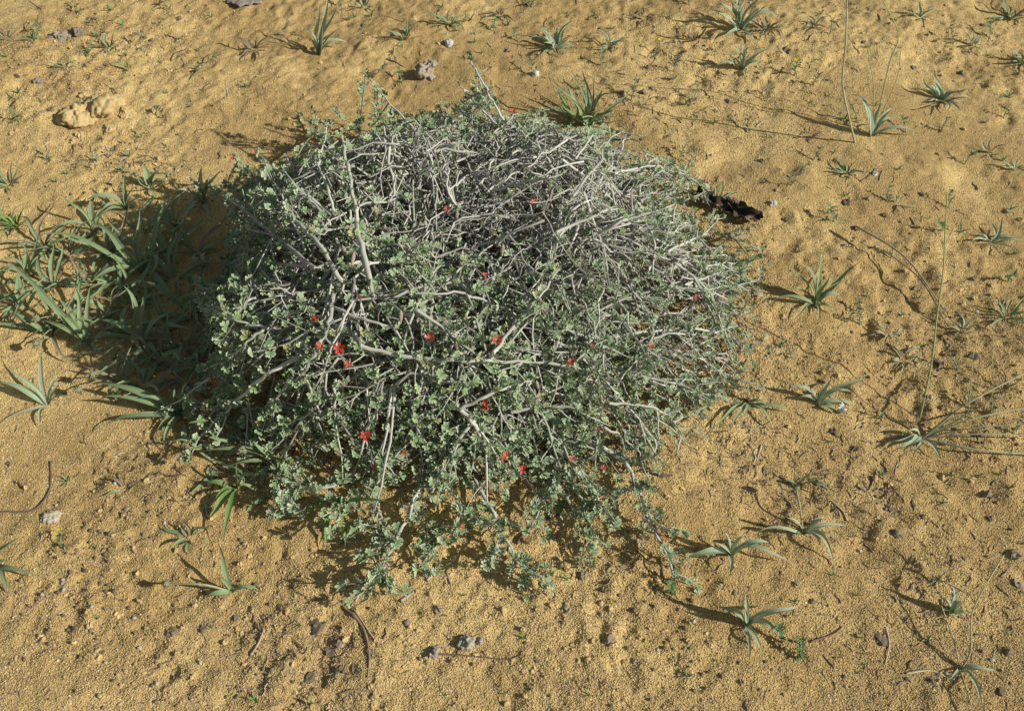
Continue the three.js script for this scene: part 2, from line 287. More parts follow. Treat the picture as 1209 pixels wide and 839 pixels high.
for (let i = 0; i < 150; i++) {
  const phi = (i + ru(-0.6, 0.6)) / 150 * 6.2832 * 7, rho = i % 4 === 0 ? ru(0.9, 1.08) : Math.sqrt(ru(0.12, 1.0)), R = tab(FOOT, phi) * rho, ca = Math.cos(phi), sa = Math.sin(phi);
  const aa = phi + ru(-1.2, 1.2), ar = ru(0, 0.13), a = V(CX + Math.cos(aa) * ar, 0, CZ + Math.sin(aa) * ar); a.y = hgt(a.x, a.z) - 0.004;
  const b = V(CX + ca * R, 0, CZ + sa * R); b.y = hgt(b.x, b.z) + Math.max(0.006, dome(rho, phi) * ru(0.55, 1.03));
  const c = a.clone().lerp(b, 0.42); c.y = Math.max(b.y, hgt(c.x, c.z) + dome(rho * 0.5, phi) * ru(0.5, 1.15)); c.add(V(ru(-0.1, 0.1), 0, ru(-0.1, 0.1)));
  const pts = wobble(a, c, b, 10, 0.0065); for (const p of pts.slice(2)) keepIn(p, 0.006);
  stem(pts, ru(0.0026, 0.0044), ru(0.0011, 0.0016), 7, tone(), 1); addLeaves(pts, 0.010, 0.55);
  branchOut(pts, 5 + Math.floor(rnd() * 3), 0.0015, 1, 1, 1);
}
// bare crossing twigs over the crown
for (let i = 0; i < 480; i++) {
  const phi = ru(0, 6.2832), rho = Math.sqrt(rnd()) * 0.78, x = CX + 0.01 + Math.cos(phi) * 0.25 * rho / 0.78, z = CZ - 0.10 + Math.sin(phi) * 0.17 * rho / 0.78, [r2, f2] = polar(x, z);
  const p = V(x, hgt(x, z) + dome(r2, f2) * ru(0.5, 1.02), z), th = ru(0, 6.2832), L = ru(0.03, 0.10), d = V(Math.cos(th), ru(-0.25, 0.5), Math.sin(th)).normalize();
  const e = keepIn(p.clone().addScaledVector(d, L), 0.012), pts = wobble(p, p.clone().lerp(e, 0.5).add(V(ru(-0.1, 0.1), ru(0, 0.12), ru(-0.1, 0.1)).multiplyScalar(L)), e, 5, 0.0036);
  const r = ru(0.0006, 0.0020); stem(pts, r, r * 0.5, 5, rnd() < 0.7 ? BLEACH : tone(), r > 0.0014 ? 1 : 0); addLeaves(pts, 0.012, 0.3, 0.8, 0.7);
  for (let t = 0; t < 2; t++) { const ter = shoot(pts, ru(0.3, 1), ru(0.4, 1.1), ru(0.015, 0.045), 0.001, 3, 0.001, 0.014); stem(ter, r * 0.6, 0.0005, 4, tone()); addLeaves(ter, 0.011, 0.2, 0.8, 0.8); }
}
// the strong branches that stand out one by one: course over the dome (or with a height given), thickness in mm, side shoots
const LEAD = [
  [[[370, 310], [321, 275], [281, 243], [246, 220]], 3.4, 5], [[[403, 326], [374, 287], [340, 249], [326, 234]], 3.2, 4], [[[435, 322], [425, 285], [421, 257], [415, 217], [407, 180], [404, 160]], 3.6, 3], [[[395, 253], [390, 233], [376, 192], [381, 170]], 2.2, 1], [[[394, 251], [346, 216], [336, 197], [350, 192]], 2.2, 2], [[[362, 307], [309, 312], [283, 318]], 2.6, 4],
  [[[392, 340], [388, 380], [382, 398], [370, 420], [358, 441], [348, 449]], 3.2, 2], [[[360, 443], [378, 490]], 1.9, 1], [[[352, 415], [315, 441], [281, 471], [250, 502], [236, 516]], 3.0, 6], [[[295, 456], [256, 449]], 1.5, 0], [[[345, 437], [325, 471], [307, 498]], 2.2, 4], [[[318, 380], [305, 392], [281, 414], [265, 427]], 2.4, 4], [[[394, 441], [395, 477], [398, 510]], 2.2, 3], [[[380, 465], [346, 506], [336, 512]], 2.0, 3],
  [[[417, 385], [427, 410], [483, 422], [533, 425], [600, 427], [680, 432]], 3.4, 3], [[[392, 356], [433, 378], [470, 387]], 2.6, 1], [[[543, 477], [587, 462], [627, 450]], 2.6, 2], [[[603, 480], [647, 479], [683, 483]], 2.6, 1], [[[535, 470], [560, 500], [577, 537], [584, 560]], 3.2, 3], [[[650, 473], [655, 513], [657, 547]], 2.4, 3], [[[580, 417], [607, 383], [640, 347], [660, 317]], 2.6, 2],
  [[[560, 490], [540, 523], [525, 548], [508, 583]], 2.6, 4], [[[500, 565], [488, 590], [480, 613], [465, 643], [454, 670], [448, 690]], 2.8, 11], [[[650, 500], [655, 533], [659, 570], [670, 590], [695, 618], [698, 634]], 2.6, 9], [[[560, 560], [578, 595], [590, 628], [610, 655], [620, 680]], 2.6, 10], [[[690, 510], [715, 530], [740, 548], [753, 575], [765, 610], [783, 648], [798, 680]], 3.2, 16], [[[660, 535], [680, 550], [708, 578], [725, 588]], 1.9, 5],
  [[[598, 147, 0.13], [580, 117, 0.165], [570, 96, 0.185], [552, 64, 0.215]], 2.0, 7], [[[586, 147, 0.13], [558, 117, 0.155], [542, 100, 0.165]], 1.9, 3], [[[507, 170, 0.135], [473, 135, 0.15], [454, 115, 0.16], [430, 86, 0.175]], 1.9, 6], [[[519, 200, 0.14], [527, 173, 0.155], [530, 151, 0.165]], 2.0, 3], [[[615, 200, 0.14], [623, 171, 0.155], [631, 141, 0.165], [640, 128, 0.17]], 1.9, 2], [[[493, 200, 0.14], [485, 161, 0.155]], 1.7, 2], [[[567, 212], [582, 190], [590, 170]], 2.0, 1], [[[580, 217], [623, 214], [653, 210]], 2.4, 1],
  [[[677, 224], [713, 185], [722, 172]], 2.2, 4], [[[737, 226], [778, 204], [790, 198]], 2.2, 4], [[[707, 268], [737, 260], [788, 245], [833, 226]], 2.4, 5], [[[657, 267], [707, 252], [730, 246]], 2.4, 2], [[[800, 300], [850, 300], [885, 312]], 2.0, 8], [[[780, 330], [830, 345], [848, 368]], 1.9, 6], [[[770, 400], [820, 420], [850, 440], [866, 452]], 2.0, 8], [[[740, 410], [790, 395], [836, 398]], 1.9, 6], [[[720, 470], [770, 480], [800, 500]], 1.9, 6], [[[700, 490], [740, 520], [760, 540]], 1.8, 5], [[[640, 540], [690, 590], [700, 600]], 1.8, 5],
  [[[345, 262, 0.10], [318, 232, 0.10], [298, 205, 0.095], [276, 186, 0.09]], 2.2, 6], [[[352, 240, 0.10], [325, 205, 0.10], [304, 180, 0.10]], 1.9, 5], [[[330, 255, 0.09], [312, 230, 0.10], [300, 213, 0.11]], 1.6, 3],
  [[[330, 380], [300, 385], [262, 372], [238, 362]], 1.9, 5], [[[310, 350], [270, 345], [232, 340]], 1.8, 5], [[[470, 590], [500, 620], [515, 640]], 1.8, 6], [[[430, 575], [450, 610], [440, 630]], 1.8, 6], [[[620, 560], [640, 590], [636, 612]], 1.8, 6], [[[350, 540], [330, 570], [338, 590]], 1.8, 5], [[[520, 560], [545, 600], [548, 622]], 1.8, 6], [[[760, 440], [810, 455], [842, 470]], 1.8, 7], [[[690, 560], [705, 590], [694, 612]], 1.7, 6], [[[810, 330], [850, 322], [872, 330]], 1.8, 7],
  [[[290, 300], [262, 330], [258, 345]], 2.0, 5], [[[300, 345], [270, 365], [225, 355]], 1.9, 3], [[[420, 560], [380, 575], [345, 570]], 2.2, 6], [[[440, 560], [420, 590], [400, 600]], 1.9, 5], [[[330, 275], [290, 270], [268, 285]], 2.0, 5], [[[410, 190], [380, 160], [372, 145]], 1.9, 4], [[[440, 180], [418, 150], [400, 138]], 1.9, 4], [[[680, 180], [700, 160], [715, 150]], 1.7, 3], [[[760, 250], [800, 220], [812, 200]], 1.8, 5], [[[790, 290], [840, 275], [876, 285]], 1.9, 8],
];
rnd = rng(23);
for (const [path, mm, sh] of LEAD) {
  const raw = path.map(([x, y, h], k) => h ? plane(x, y, h) : onDome(x, y, 0.010 - 0.006 * (k === 0)));
  const first = raw[0].clone(); if (!path[0][2]) first.y -= 0.01;
  const curve = new THREE.CatmullRomCurve3([first, ...raw.slice(1)], false, 'catmullrom', 0.4), n = 4 * path.length, pts = curve.getPoints(n); for (let k = 1; k < n; k++) pts[k].add(V(ru(-1, 1), ru(-1, 1), ru(-1, 1))  .multiplyScalar(0.0016));
  stem(pts, mm * 0.00092, mm * 0.00045, 8, rnd() < 0.7 ? mix3(BLEACH, GREENISH, rnd() * 0.4) : GREY, 2); const up = path[0][2] ? 1.1 : 1; addLeaves(pts, 0.008 / up, 0.2, up, 1.9 * up, true);
  for (let s = 0; s < sh * up * up; s++) { const t = shoot(pts, ru(0.25, 1), ru(0.5, 1.1), ru(0.02, 0.055), 0.001, 4, 0.001, 0.03); stem(t, 0.0012, 0.0006, 5, tone()); addLeaves(t, 0.0050, 0.1, 0.95 * up, 2.4 * up, true); }
}
// drooping leafy sprays thickening the rim
for (let i = 0; i < 280; i++) {
  const phi = ru(0, 6.2832), R = tab(FOOT, phi), back = Math.sin(phi) < -0.3, r0 = ru(0.55, 0.85), r1 = Math.min(1.22, r0 + ru(0.12, 0.40)), d2 = phi + ru(-0.7, 0.7);
  const a = V(CX + Math.cos(phi) * R * r0, 0, CZ + Math.sin(phi) * R * r0); a.y = hgt(a.x, a.z) + dome(r0, phi) * ru(0.6, 0.98);
  const R1 = tab(FOOT, d2), b = V(CX + Math.cos(d2) * R1 * r1, 0, CZ + Math.sin(d2) * R1 * r1); b.y = hgt(b.x, b.z) + Math.max(0.012, dome(r1, d2) * ru(0.5, 1.1));
  const pts = wobble(a, a.clone().lerp(b, 0.5).add(V(0, ru(0.005, 0.025), 0)), b, 6, 0.0036); stem(pts, ru(0.0012, 0.0018), 0.0007, 5, tone(), 0); addLeaves(pts, 0.0068, 0.2, 1, 1.1);
  const nt = 3 + Math.floor(rnd() * 3); for (let t = 0; t < nt; t++) { const q = shoot(pts, ru(0.25, 1), ru(0.5, 1.1), ru(0.015, 0.042), 0.001, 3, 0.001, 0.02); stem(q, 0.0010, 0.0005, 4, tone()); addLeaves(q, 0.0062, 0.1, 1, 1.1); }
}
console.log('stems', stems.length, 'leaves', leaves.length);

// what stands outermost on the shrub (a coarse depth grid), to choose the pieces built singly
const zb = new Map();
for (const l of leaves) { const q = project(l.p); l.q = q; const k = Math.round(q[0] / 9) * 1000 + Math.round(q[1] / 9); if (!zb.has(k) || zb.get(k) > q[2]) zb.set(k, q[2]); }
for (const l of leaves) { const k = Math.round(l.q[0] / 9) * 1000 + Math.round(l.q[1] / 9); l.front = l.q[2] < zb.get(k) + 0.006; l.score = (l.front ? 1 : 0.05) * l.size / l.q[2]; }
leaves.sort((a, b) => b.score - a.score);
function leafGeo(mb, l, full) {
  const S = l.dir.clone().cross(l.nrm).normalize(), D = l.dir, N = l.nrm, n = full ? 5 : (l.size > 0.006 ? 5 : 3), spread = full ? 2.9 : 2.4, pet = l.size * 0.35;
  const P = (u, v, w) => [l.p.x + D.x * u + S.x * v + N.x * w, l.p.y + D.y * u + S.y * v + N.y * w, l.p.z + D.z * u + S.z * v + N.z * w];
  const pale = mix3(l.col, [0.66, 0.69, 0.50], 0.55), deep = [l.col[0] * 0.66, l.col[1] * 0.76, l.col[2] * 0.6];
  const A = mb.v(...P(0, -l.size * 0.05, 0), pale), B = mb.v(...P(0, l.size * 0.05, 0), pale), C = mb.v(...P(pet * 1.3, 0, 0), pale); mb.t(A, B, C);
  for (let k = 0; k < n; k++) {
    const a = (n > 1 ? (k / (n - 1) - 0.5) : 0) * spread + ru(-0.14, 0.14), L = l.size * (1 - 0.22 * Math.abs(k / (n - 1) - 0.5)) * ru(0.88, 1.1), ca = Math.cos(a), sa = Math.sin(a), cup = L * ru(0.12, 0.5), wd = L * ru(0.19, 0.25), fd = L * ru(0.06, 0.18);
    const Q = (t, w, up) => P(pet + ca * t * L - sa * w, sa * t * L + ca * w, up + cup * t * t);
    const b = mb.v(...Q(0, 0, 0), deep), l1 = mb.v(...Q(0.45, -wd * 0.7, fd), l.col), c1 = mb.v(...Q(0.45, 0, 0), deep), r1 = mb.v(...Q(0.45, wd * 0.7, fd), l.col), l2 = mb.v(...Q(0.84, -wd, fd), pale), c2 = mb.v(...Q(0.84, 0, 0), l.col), r2 = mb.v(...Q(0.84, wd, fd), pale), t = mb.v(...Q(1.02, 0, fd * 0.4), pale);
    mb.t(b, c1, l1); mb.t(b, r1, c1); mb.t(l1, c1, l2); mb.t(c1, c2, l2); mb.t(c1, r1, c2); mb.t(r1, r2, c2); mb.t(l2, c2, t); mb.t(c2, r2, t);
  }
}
rnd = rng(31);
for (const s of stems) { const mid = s.pts[Math.floor(s.pts.length * 0.6)], q = project(mid), [rho, phi] = polar(mid.x, mid.z); let L = 0; for (let k = 1; k < s.pts.length; k++) L += s.pts[k].distanceTo(s.pts[k - 1]); s.score = s.big === 2 ? 9 : L * (s.r0 + s.r1) * sm(0.45, 0.9, (mid.y - hgt(mid.x, mid.z)) / Math.max(0.03, dome(rho, phi))); }
stems.sort((a, b) => b.score - a.score);
{
  const bark = (tn, s) => { const ph = rnd() * 9; return f => { const q = 0.86 + 0.22 * noise(f * 14 + ph, ph) + 0.08 * noise(f * 40, ph * 3); return [tn[0] * q, tn[1] * q, tn[2] * q]; }; };
  stems.slice(0, 290).forEach(s => new MB(shrubBase).tube(s.pts, s.r0, s.r1, s.sides, bark(s.tone, s)).build('branch', M.bark, shrub));
  const mb = new MB(shrubBase); stems.slice(290).forEach(s => mb.tube(s.pts, s.r0, s.r1, s.sides, bark(s.tone, s)));
  const tw = mb.build('twigs', M.bark, shrub); tw.userData.kind = 'stuff';
  leaves.slice(0, 290).forEach(l => { const m = new MB(shrubBase); leafGeo(m, l, true); m.build('leaf', M.felt, shrub); });
  const lf = new MB(shrubBase); leaves.slice(290).forEach(l => leafGeo(lf, l, l.size > 0.0092)); const fo = lf.build('foliage', M.felt, shrub); fo.userData.kind = 'stuff';
}
// red flowers, each on the nearest outer twig
function flowerAt(px, py, k) {
  let best = null, bs = 1e9; for (const p of nodes) { const q = project(p), d = Math.hypot(q[0] - px, q[1] - py); if (d < 14) { const s = d * 0.004 + q[2]; if (s < bs) { bs = s; best = p; } } }
  let zf = 1e9; for (const l of leaves) if (Math.abs(l.q[0] - px) < 7 && Math.abs(l.q[1] - py) < 7 && l.q[2] < zf) zf = l.q[2];
  for (const p of nodes) { const q = project(p); if (Math.abs(q[0] - px) < 8 && Math.abs(q[1] - py) < 8 && q[2] < zf) zf = q[2]; }
  const rd = rayDir(px, py), c = zf < 1e8 ? CP.clone().addScaledVector(rd, (zf - 0.009) / rd.dot(CF)) : onDome(px, py, 0.012), p0 = best ? best.clone() : c.clone().add(V(0, -0.012, 0)); if (c.distanceTo(p0) > 0.03) p0.copy(c).add(V(0, -0.012, 0));
  const f = new MB(shrubBase), ax = c.clone().sub(p0); ax.y += 0.01; ax.add(V(ru(-1, 1), ru(0, 1), ru(-1, 1)).multiplyScalar(0.008)).normalize();
  f.tube([p0, p0.clone().lerp(c, 0.5).add(V(0, 0.001, 0)), c], 0.0006, 0.0008, 5, () => [0.34, 0.33, 0.20]);
  const s1 = V(ax.z, 0.1, -ax.x).normalize(), s2 = ax.clone().cross(s1), at = (a, r, h) => [c.x + (s1.x * Math.cos(a) + s2.x * Math.sin(a)) * r + ax.x * h, c.y + (s1.y * Math.cos(a) + s2.y * Math.sin(a)) * r + ax.y * h, c.z + (s1.z * Math.cos(a) + s2.z * Math.sin(a)) * r + ax.z * h];
  for (let n = 0; n < 5; n++) { const a = n * 1.2566, q = [0.36, 0.36, 0.17]; f.t(f.v(...at(a - 0.5, 0.0016, 0), q), f.v(...at(a + 0.5, 0.0016, 0), q), f.v(...at(a, 0.0034, 0.0042), q)); }
  const o = f.build('flower', M.felt, shrub), pm = new MB(shrubBase), R = 0.0050 * k;
  for (let n = 0; n < 5; n++) {
    const a = n * 1.2566 + ru(-0.2, 0.2), q = ru(0.85, 1.15), red = [0.72 * q, 0.050 * q, 0.018], dk = [0.48, 0.022, 0.014], h = ru(0.4, 1.2) * R, w = 0.5;
    const b = pm.v(...at(a, 0.0008, 0.001), dk), l = pm.v(...at(a - w, R * 0.62, h * 0.6 + 0.001), red), m = pm.v(...at(a, R * 0.6, h * 0.45 + 0.001), dk), r = pm.v(...at(a + w, R * 0.62, h * 0.6 + 0.001), red), tl = pm.v(...at(a - w * 0.5, R, h), red), tr = pm.v(...at(a + w * 0.5, R, h * 0.9), red);
    pm.t(b, l, m); pm.t(b, m, r); pm.t(l, tl, m); pm.t(m, tl, tr); pm.t(m, tr, r);
  }
  pm.build('petals', M.petal, o);
}
for (const [x, y, k] of [[275, 185, 1], [303, 180, 0.8], [300, 213, 1], [330, 268, 0.8], [232, 340, 0.9], [426, 354, 1.2], [375, 379, 1.2], [377, 410, 1], [400, 412, 1.35], [411, 430, 0.9], [253, 451, 1], [509, 398, 1.1], [586, 403, 1.2], [573, 327, 0.9], [507, 354, 0.7], [675, 428, 1], [769, 411, 1], [575, 479, 1.3], [430, 515, 1.3], [441, 552, 0.9], [477, 535, 0.7], [594, 541, 0.9], [617, 556, 1.1], [598, 536, 0.7], [675, 542, 0.8], [711, 553, 0.8], [708, 508, 0.8], [547, 622, 0.8], [527, 247, 0.8], [630, 240, 0.9], [576, 110, 0.8], [605, 132, 0.9], [786, 631, 0.8], [822, 351, 0.8], [700, 408, 0.6], [560, 510, 0.6]]) flowerAt(x, y, k);
for (const [x, y, dx, dy] of [[418, 305, -3, 16], [404, 298, 6, 14], [473, 374, 0, 16], [537, 412, 6, 14], [594, 296, -2, 14], [338, 288, 0, 14], [633, 458, 4, 12]]) {
  const a = onDome(x, y - 8, 0.014), b = onDome(x + dx, y - 8 + dy, 0.006), m = new MB(shrubBase), pts = []; for (let k = 0; k <= 6; k++) pts.push(a.clone().lerp(b, k / 6));
  const cl = [0.34, 0.27, 0.21]; for (let k = 0; k < 6; k++) { const r = [0.0008, 0.0022, 0.0027, 0.0027, 0.0023, 0.0014, 0.0006]; m.tube([pts[k], pts[k + 1]], r[k], r[k + 1], 6, () => cl); }
  m.build('seed_pod', M.dry, shrub);
}

// ---------------------------------------------------------------- herbs round the shrub
rnd = rng(77);
const PAL = {
  silver: { col: [0.245, 0.335, 0.175], pale: [0.60, 0.64, 0.49], felt: 0.8, root: [0.32, 0.27, 0.18] },
  green: { col: [0.185, 0.275, 0.105], pale: [0.46, 0.51, 0.34], felt: 0.55, root: [0.26, 0.28, 0.12] },
  bright: { col: [0.15, 0.27, 0.06], pale: [0.32, 0.43, 0.17], felt: 0.4, root: [0.30, 0.30, 0.12] },
  dry: { col: [0.24, 0.19, 0.10], pale: [0.36, 0.30, 0.20], felt: 0.5, root: [0.25, 0.18, 0.10] },
};
function vary(p, k = 0.16) { const q = ru(1 - k, 1 + k), y = ru(0.88, 1.12); return { ...p, col: [p.col[0] * q * y, p.col[1] * q, p.col[2] * q], pale: p.pale.map(v => v * ru(0.93, 1.07)) }; }
// leaves given one by one: tip position, its height in metres, arch in metres, half-width in px
function drawn(name, px, py, pal, tips, label, cat = 'plant', group) {
  const b = gp(px, py); b.y -= 0.003; const t = thing(name, b, label, cat, group), s = mPerPx(px, py);
  for (const [x, y, h, arch = 0.015, w = 3.6] of tips) {
    let tip = plane(x, y, h); for (let k = 0; k < 3; k++) tip = plane(x, y, hgt(tip.x, tip.z) + Math.max(h, 0.003));
    const r = b.clone().add(V(ru(-1, 1) * 0.003, 0, ru(-1, 1) * 0.003));
    new MB(b).strap(r, tip, w * s * ru(1.05, 1.4), arch, { ...vary(PAL[pal]), fold: ru(0.3, 0.8), bend: ru(-0.08, 0.08), dry: rnd() < 0.25 ? ru(0.05, 0.16) : 0 }).build('leaf', M.strap, t);
  }
  return [t, b, s];
}
// a rosette or tuft of leaves at random: reach in px, count, steepness 0..1
function tuft(name, px, py, pal, reach, n, steep, w, label, group, az0 = 0, az1 = 6.2832, cat = 'plant') {
  n = Math.round(n * ru(1.15, 1.6));
  const b = gp(px, py); b.y -= 0.003; const t = thing(name, b, label, cat, group), s = mPerPx(px, py);
  for (let k = 0; k < n; k++) {
    const nn = n; const az = az0 + (az1 - az0) * (k + ru(-0.9, 0.9)) / nn, L = reach * s * ru(0.4, 1.15), e = Math.min(1.45, Math.max(0.02, steep * 1.15 + ru(-0.5, 0.4))), r = b.clone().add(V(Math.cos(az), 0, Math.sin(az)).multiplyScalar(0.002 + 0.002 * rnd()));
    const tip = r.clone().add(V(Math.cos(az) * L * Math.cos(e), L * Math.sin(e), Math.sin(az) * L * Math.cos(e))); const g = hgt(tip.x, tip.z) + 0.003; if (tip.y < g) tip.y = g;
    new MB(b).strap(r, tip, w * s * ru(0.55, 1.25), L * (rnd() < 0.55 ? ru(0.2, 0.42) : ru(0.04, 0.2)), { ...vary(PAL[rnd() < 0.16 ? 'dry' : pal]), fold: ru(0.2, 0.9), bend: ru(-0.24, 0.24), sway: ru(-0.09, 0.09), seg: 9, dry: rnd() < 0.3 ? ru(0.05, 0.2) : 0 }).build('leaf', M.strap, t);
  }
  return [t, b, s];
}
// a stalk through given points with heights, with a bristly seed head at its end when asked
function stalk(t, b, pts, r, head, col = [0.30, 0.29, 0.17], name = 'stalk') {
  const P = pts.map(([x, y, h]) => { if (h === null) return b.clone(); let q = plane(x, y, h); for (let k = 0; k < 3; k++) q = plane(x, y, hgt(q.x, q.z) + h); return q; });
  const c = new THREE.CatmullRomCurve3(P).getPoints(Math.max(10, P.length * 6)), m = new MB(b).tube(c, r, r * 0.6, 6, f => mix3(col, [col[0] * 1.15, col[1] * 1.2, col[2]], f)).build(name, M.bark, t);
  if (head) {
    const e = c[c.length - 1], d = e.clone().sub(c[c.length - 3]).normalize(), hb = new MB(b), R = head; hb.lump(e, R * 0.62, R * 0.62, R * 0.62, [0.24, 0.25, 0.13], 0.3, Math.floor(rnd() * 1e6));
    for (let k = 0; k < 34; k++) { const v = V(ru(-1, 1), ru(-1, 1), ru(-1, 1)).normalize().addScaledVector(d, 0.5).normalize(), s = V(v.y, v.z, v.x).cross(v).normalize().multiplyScalar(R * 0.22), q = e.clone().addScaledVector(v, R * 0.35), tp = e.clone().addScaledVector(v, R * ru(0.85, 1.3)), cc = rnd() < 0.4 ? [0.38, 0.30, 0.15] : [0.30, 0.34, 0.18]; hb.t(hb.v(q.x + s.x, q.y + s.y, q.z + s.z, cc), hb.v(q.x - s.x, q.y - s.y, q.z - s.z, cc), hb.v(tp.x, tp.y, tp.z, cc)); }
    hb.build('flower_head', M.felt, t);
  }
  return m;
}
// -- plants drawn leaf by leaf
drawn('strap_leaf_plant', 863, 655, 'silver', [[798, 664, 0.004, 0.035, 4.6], [932, 661, 0.006, 0.030, 4.4], [852, 622, 0.055, 0.012, 4], [908, 640, 0.02, 0.028, 3.8], [862, 680, 0.006, 0.022, 3.6], [880, 632, 0.03, 0.02, 3], [843, 640, 0.03, 0.014, 2.6]], 'silvery strap-leaved plant with two long leaves spread flat, beside the trailing red-flowered shrub branch');
{ const [t, b] = drawn('strap_leaf_plant', 949, 628, 'silver', [[1000, 621, 0.012, 0.020, 4], [984, 662, 0.004, 0.036, 4], [888, 636, 0.010, 0.026, 3.2], [975, 612, 0.02, 0.022, 3.4], [990, 634, 0.02, 0.014, 2.6], [930, 612, 0.03, 0.018, 2.8], [968, 645, 0.01, 0.02, 2.6]], 'silvery plant with a looping drooping leaf, tips touching the flat-leaved plant beside it'); stalk(t, b, [[0, 0, null], [945, 600, 0.02], [940, 575, 0.035]], 0.0012, 0.006); }
drawn('strap_leaf_plant', 881, 736, 'silver', [[848, 716, 0.018, 0.018, 6], [942, 716, 0.022, 0.028, 4.6], [925, 752, 0.008, 0.022, 4.4], [880, 700, 0.055, 0.012, 5], [873, 706, 0.05, 0.01, 4], [900, 772, 0.003, 0.018, 3.6], [884, 782, 0.003, 0.016, 2.6], [866, 722, 0.03, 0.012, 3]], 'broad silvery rosette with stiff spreading leaves above a bright green feathery sprig');
drawn('strap_leaf_plant', 945, 572, 'green', [[986, 586, 0.004, 0.030, 2.6], [925, 568, 0.006, 0.012, 2.4], [968, 570, 0.02, 0.02, 2.2], [960, 562, 0.02, 0.02, 2.2]], 'small plant with one hooped leaf amid dark litter');
drawn('strap_leaf_plant', 1124, 722, 'silver', [[1108, 704, 0.022, 0.012, 5], [1125, 692, 0.04, 0.01, 5], [1137, 712, 0.024, 0.012, 5], [1140, 728, 0.008, 0.010, 4.4], [1112, 722, 0.008, 0.010, 4], [1128, 730, 0.006, 0.008, 3.4]], 'tiny compact star-shaped silvery rosette casting a spread shadow on bare sand');
{ const [t, b] = drawn('strap_leaf_plant', 1135, 790, 'silver', [[1176, 791, 0.006, 0.014, 3.2], [1162, 836, 0.004, 0.024, 3], [1120, 812, 0.006, 0.014, 2.6], [1150, 806, 0.006, 0.014, 2.6]], 'thin plant with pale wiry stalks curving up and down from one crown'); stalk(t, b, [[0, 0, null], [1146, 770, 0.02], [1148, 725, 0.035], [1162, 695, 0.045], [1186, 655, 0.05]], 0.0011, 0, [0.36, 0.33, 0.20]); stalk(t, b, [[0, 0, null], [1128, 760, 0.015], [1112, 715, 0.03]], 0.0009, 0, [0.36, 0.33, 0.20]); stalk(t, b, [[0, 0, null], [1142, 815, 0.008], [1152, 850, 0.01]], 0.0009, 0); }
{ const [t, b] = drawn('strap_leaf_plant', 272, 697, 'green', [[257, 640, 0.05, 0.018, 4], [240, 711, 0.004, 0.014, 4], [306, 697, 0.004, 0.016, 3.4], [262, 680, 0.03, 0.012, 3]], 'green plant standing out on open sand with one leaf stretched straight towards shrub'); stalk(t, b, [[0, 0, null], [240, 690, 0.025], [196, 689, 0.022]], 0.0016, 0.006); }
tuft('strap_leaf_plant', 222, 634, 'green', 34, 7, 0.3, 3.6, 'small grey-green rosette between the open sand and the shrub shadow');
drawn('strap_leaf_plant', 278, 578, 'bright', [[246, 612, 0.006, 0.02, 5.4], [252, 596, 0.02, 0.022, 4.2], [243, 572, 0.012, 0.02, 4.4], [305, 560, 0.05, 0.02, 4], [284, 545, 0.05, 0.02, 4], [262, 640, 0.012, 0.03, 4]], 'bright green long-leaved plant poking out under lower rim of the shrub');
drawn('strap_leaf_plant', 395, 590, 'bright', [[385, 650, 0.004, 0.022, 4.2], [407, 645, 0.02, 0.012, 4.2], [458, 592, 0.06, 0.02, 4.4], [360, 610, 0.008, 0.02, 4.6], [375, 600, 0.02, 0.016, 4]], 'bright broad-bladed plant under the shrub beside its longest trailing branch');
// the crowded strap-leaved plants in the shade left of the shrub
drawn('strap_leaf_plant', 213, 487, 'green', [[118, 452, 0.03, 0.03, 4.8], [112, 512, 0.004, 0.030, 4.6], [122, 468, 0.03, 0.02, 4.4], [183, 512, 0.008, 0.014, 4.6], [196, 532, 0.004, 0.020, 4.4], [243, 503, 0.012, 0.022, 4.6], [206, 455, 0.06, 0.012, 4], [165, 470, 0.03, 0.024, 4.2], [220, 450, 0.07, 0.014, 4], [176, 492, 0.01, 0.02, 4]], 'large green rosette at edge of shrub shadow with leaves reaching onto lit sand');
drawn('strap_leaf_plant', 170, 322, 'green', [[163, 240, 0.08, 0.02, 4.6], [200, 236, 0.07, 0.024, 4.4], [106, 264, 0.05, 0.03, 4.4], [125, 250, 0.06, 0.025, 4], [206, 288, 0.03, 0.02, 4.2], [106, 335, 0.02, 0.035, 4.4], [34, 282, 0.04, 0.04, 4.2], [210, 352, 0.004, 0.02, 4], [180, 270, 0.07, 0.01, 4]], 'tall fountain of strap leaves beneath left flank of the shrub');
drawn('strap_leaf_plant', 105, 408, 'green', [[10, 308, 0.05, 0.05, 4.6], [62, 366, 0.03, 0.03, 4.2], [48, 378, 0.015, 0.03, 4.2], [85, 334, 0.06, 0.012, 4], [106, 338, 0.05, 0.01, 4], [150, 396, 0.01, 0.03, 4.2], [90, 410, 0.008, 0.015, 3.6], [118, 415, 0.008, 0.016, 3.4], [70, 352, 0.04, 0.02, 4]], 'leafy plant with one long leaf angling away across the others in the shade');
drawn('strap_leaf_plant', 172, 408, 'green', [[145, 338, 0.07, 0.02, 4.4], [205, 365, 0.05, 0.03, 4.2], [118, 378, 0.03, 0.035, 4.4], [168, 350, 0.07, 0.012, 4], [112, 400, 0.015, 0.026, 4], [190, 425, 0.01, 0.02, 4], [152, 440, 0.006, 0.024, 4]], 'arching rosette deep in the shrub shadow');
drawn('strap_leaf_plant', 57, 477, 'silver', [[-6, 452, 0.012, 0.024, 4.4], [48, 412, 0.055, 0.016, 3.8], [12, 436, 0.03, 0.02, 3.4], [47, 505, 0.004, 0.014, 3.6], [88, 468, 0.02, 0.016, 2.8], [72, 450, 0.03, 0.01, 3], [0, 500, 0.003, 0.01, 1.8], [66, 440, 0.03, 0.012, 2.6]], 'grey-green star-like plant on lit sand at edge of the crowded leaves');
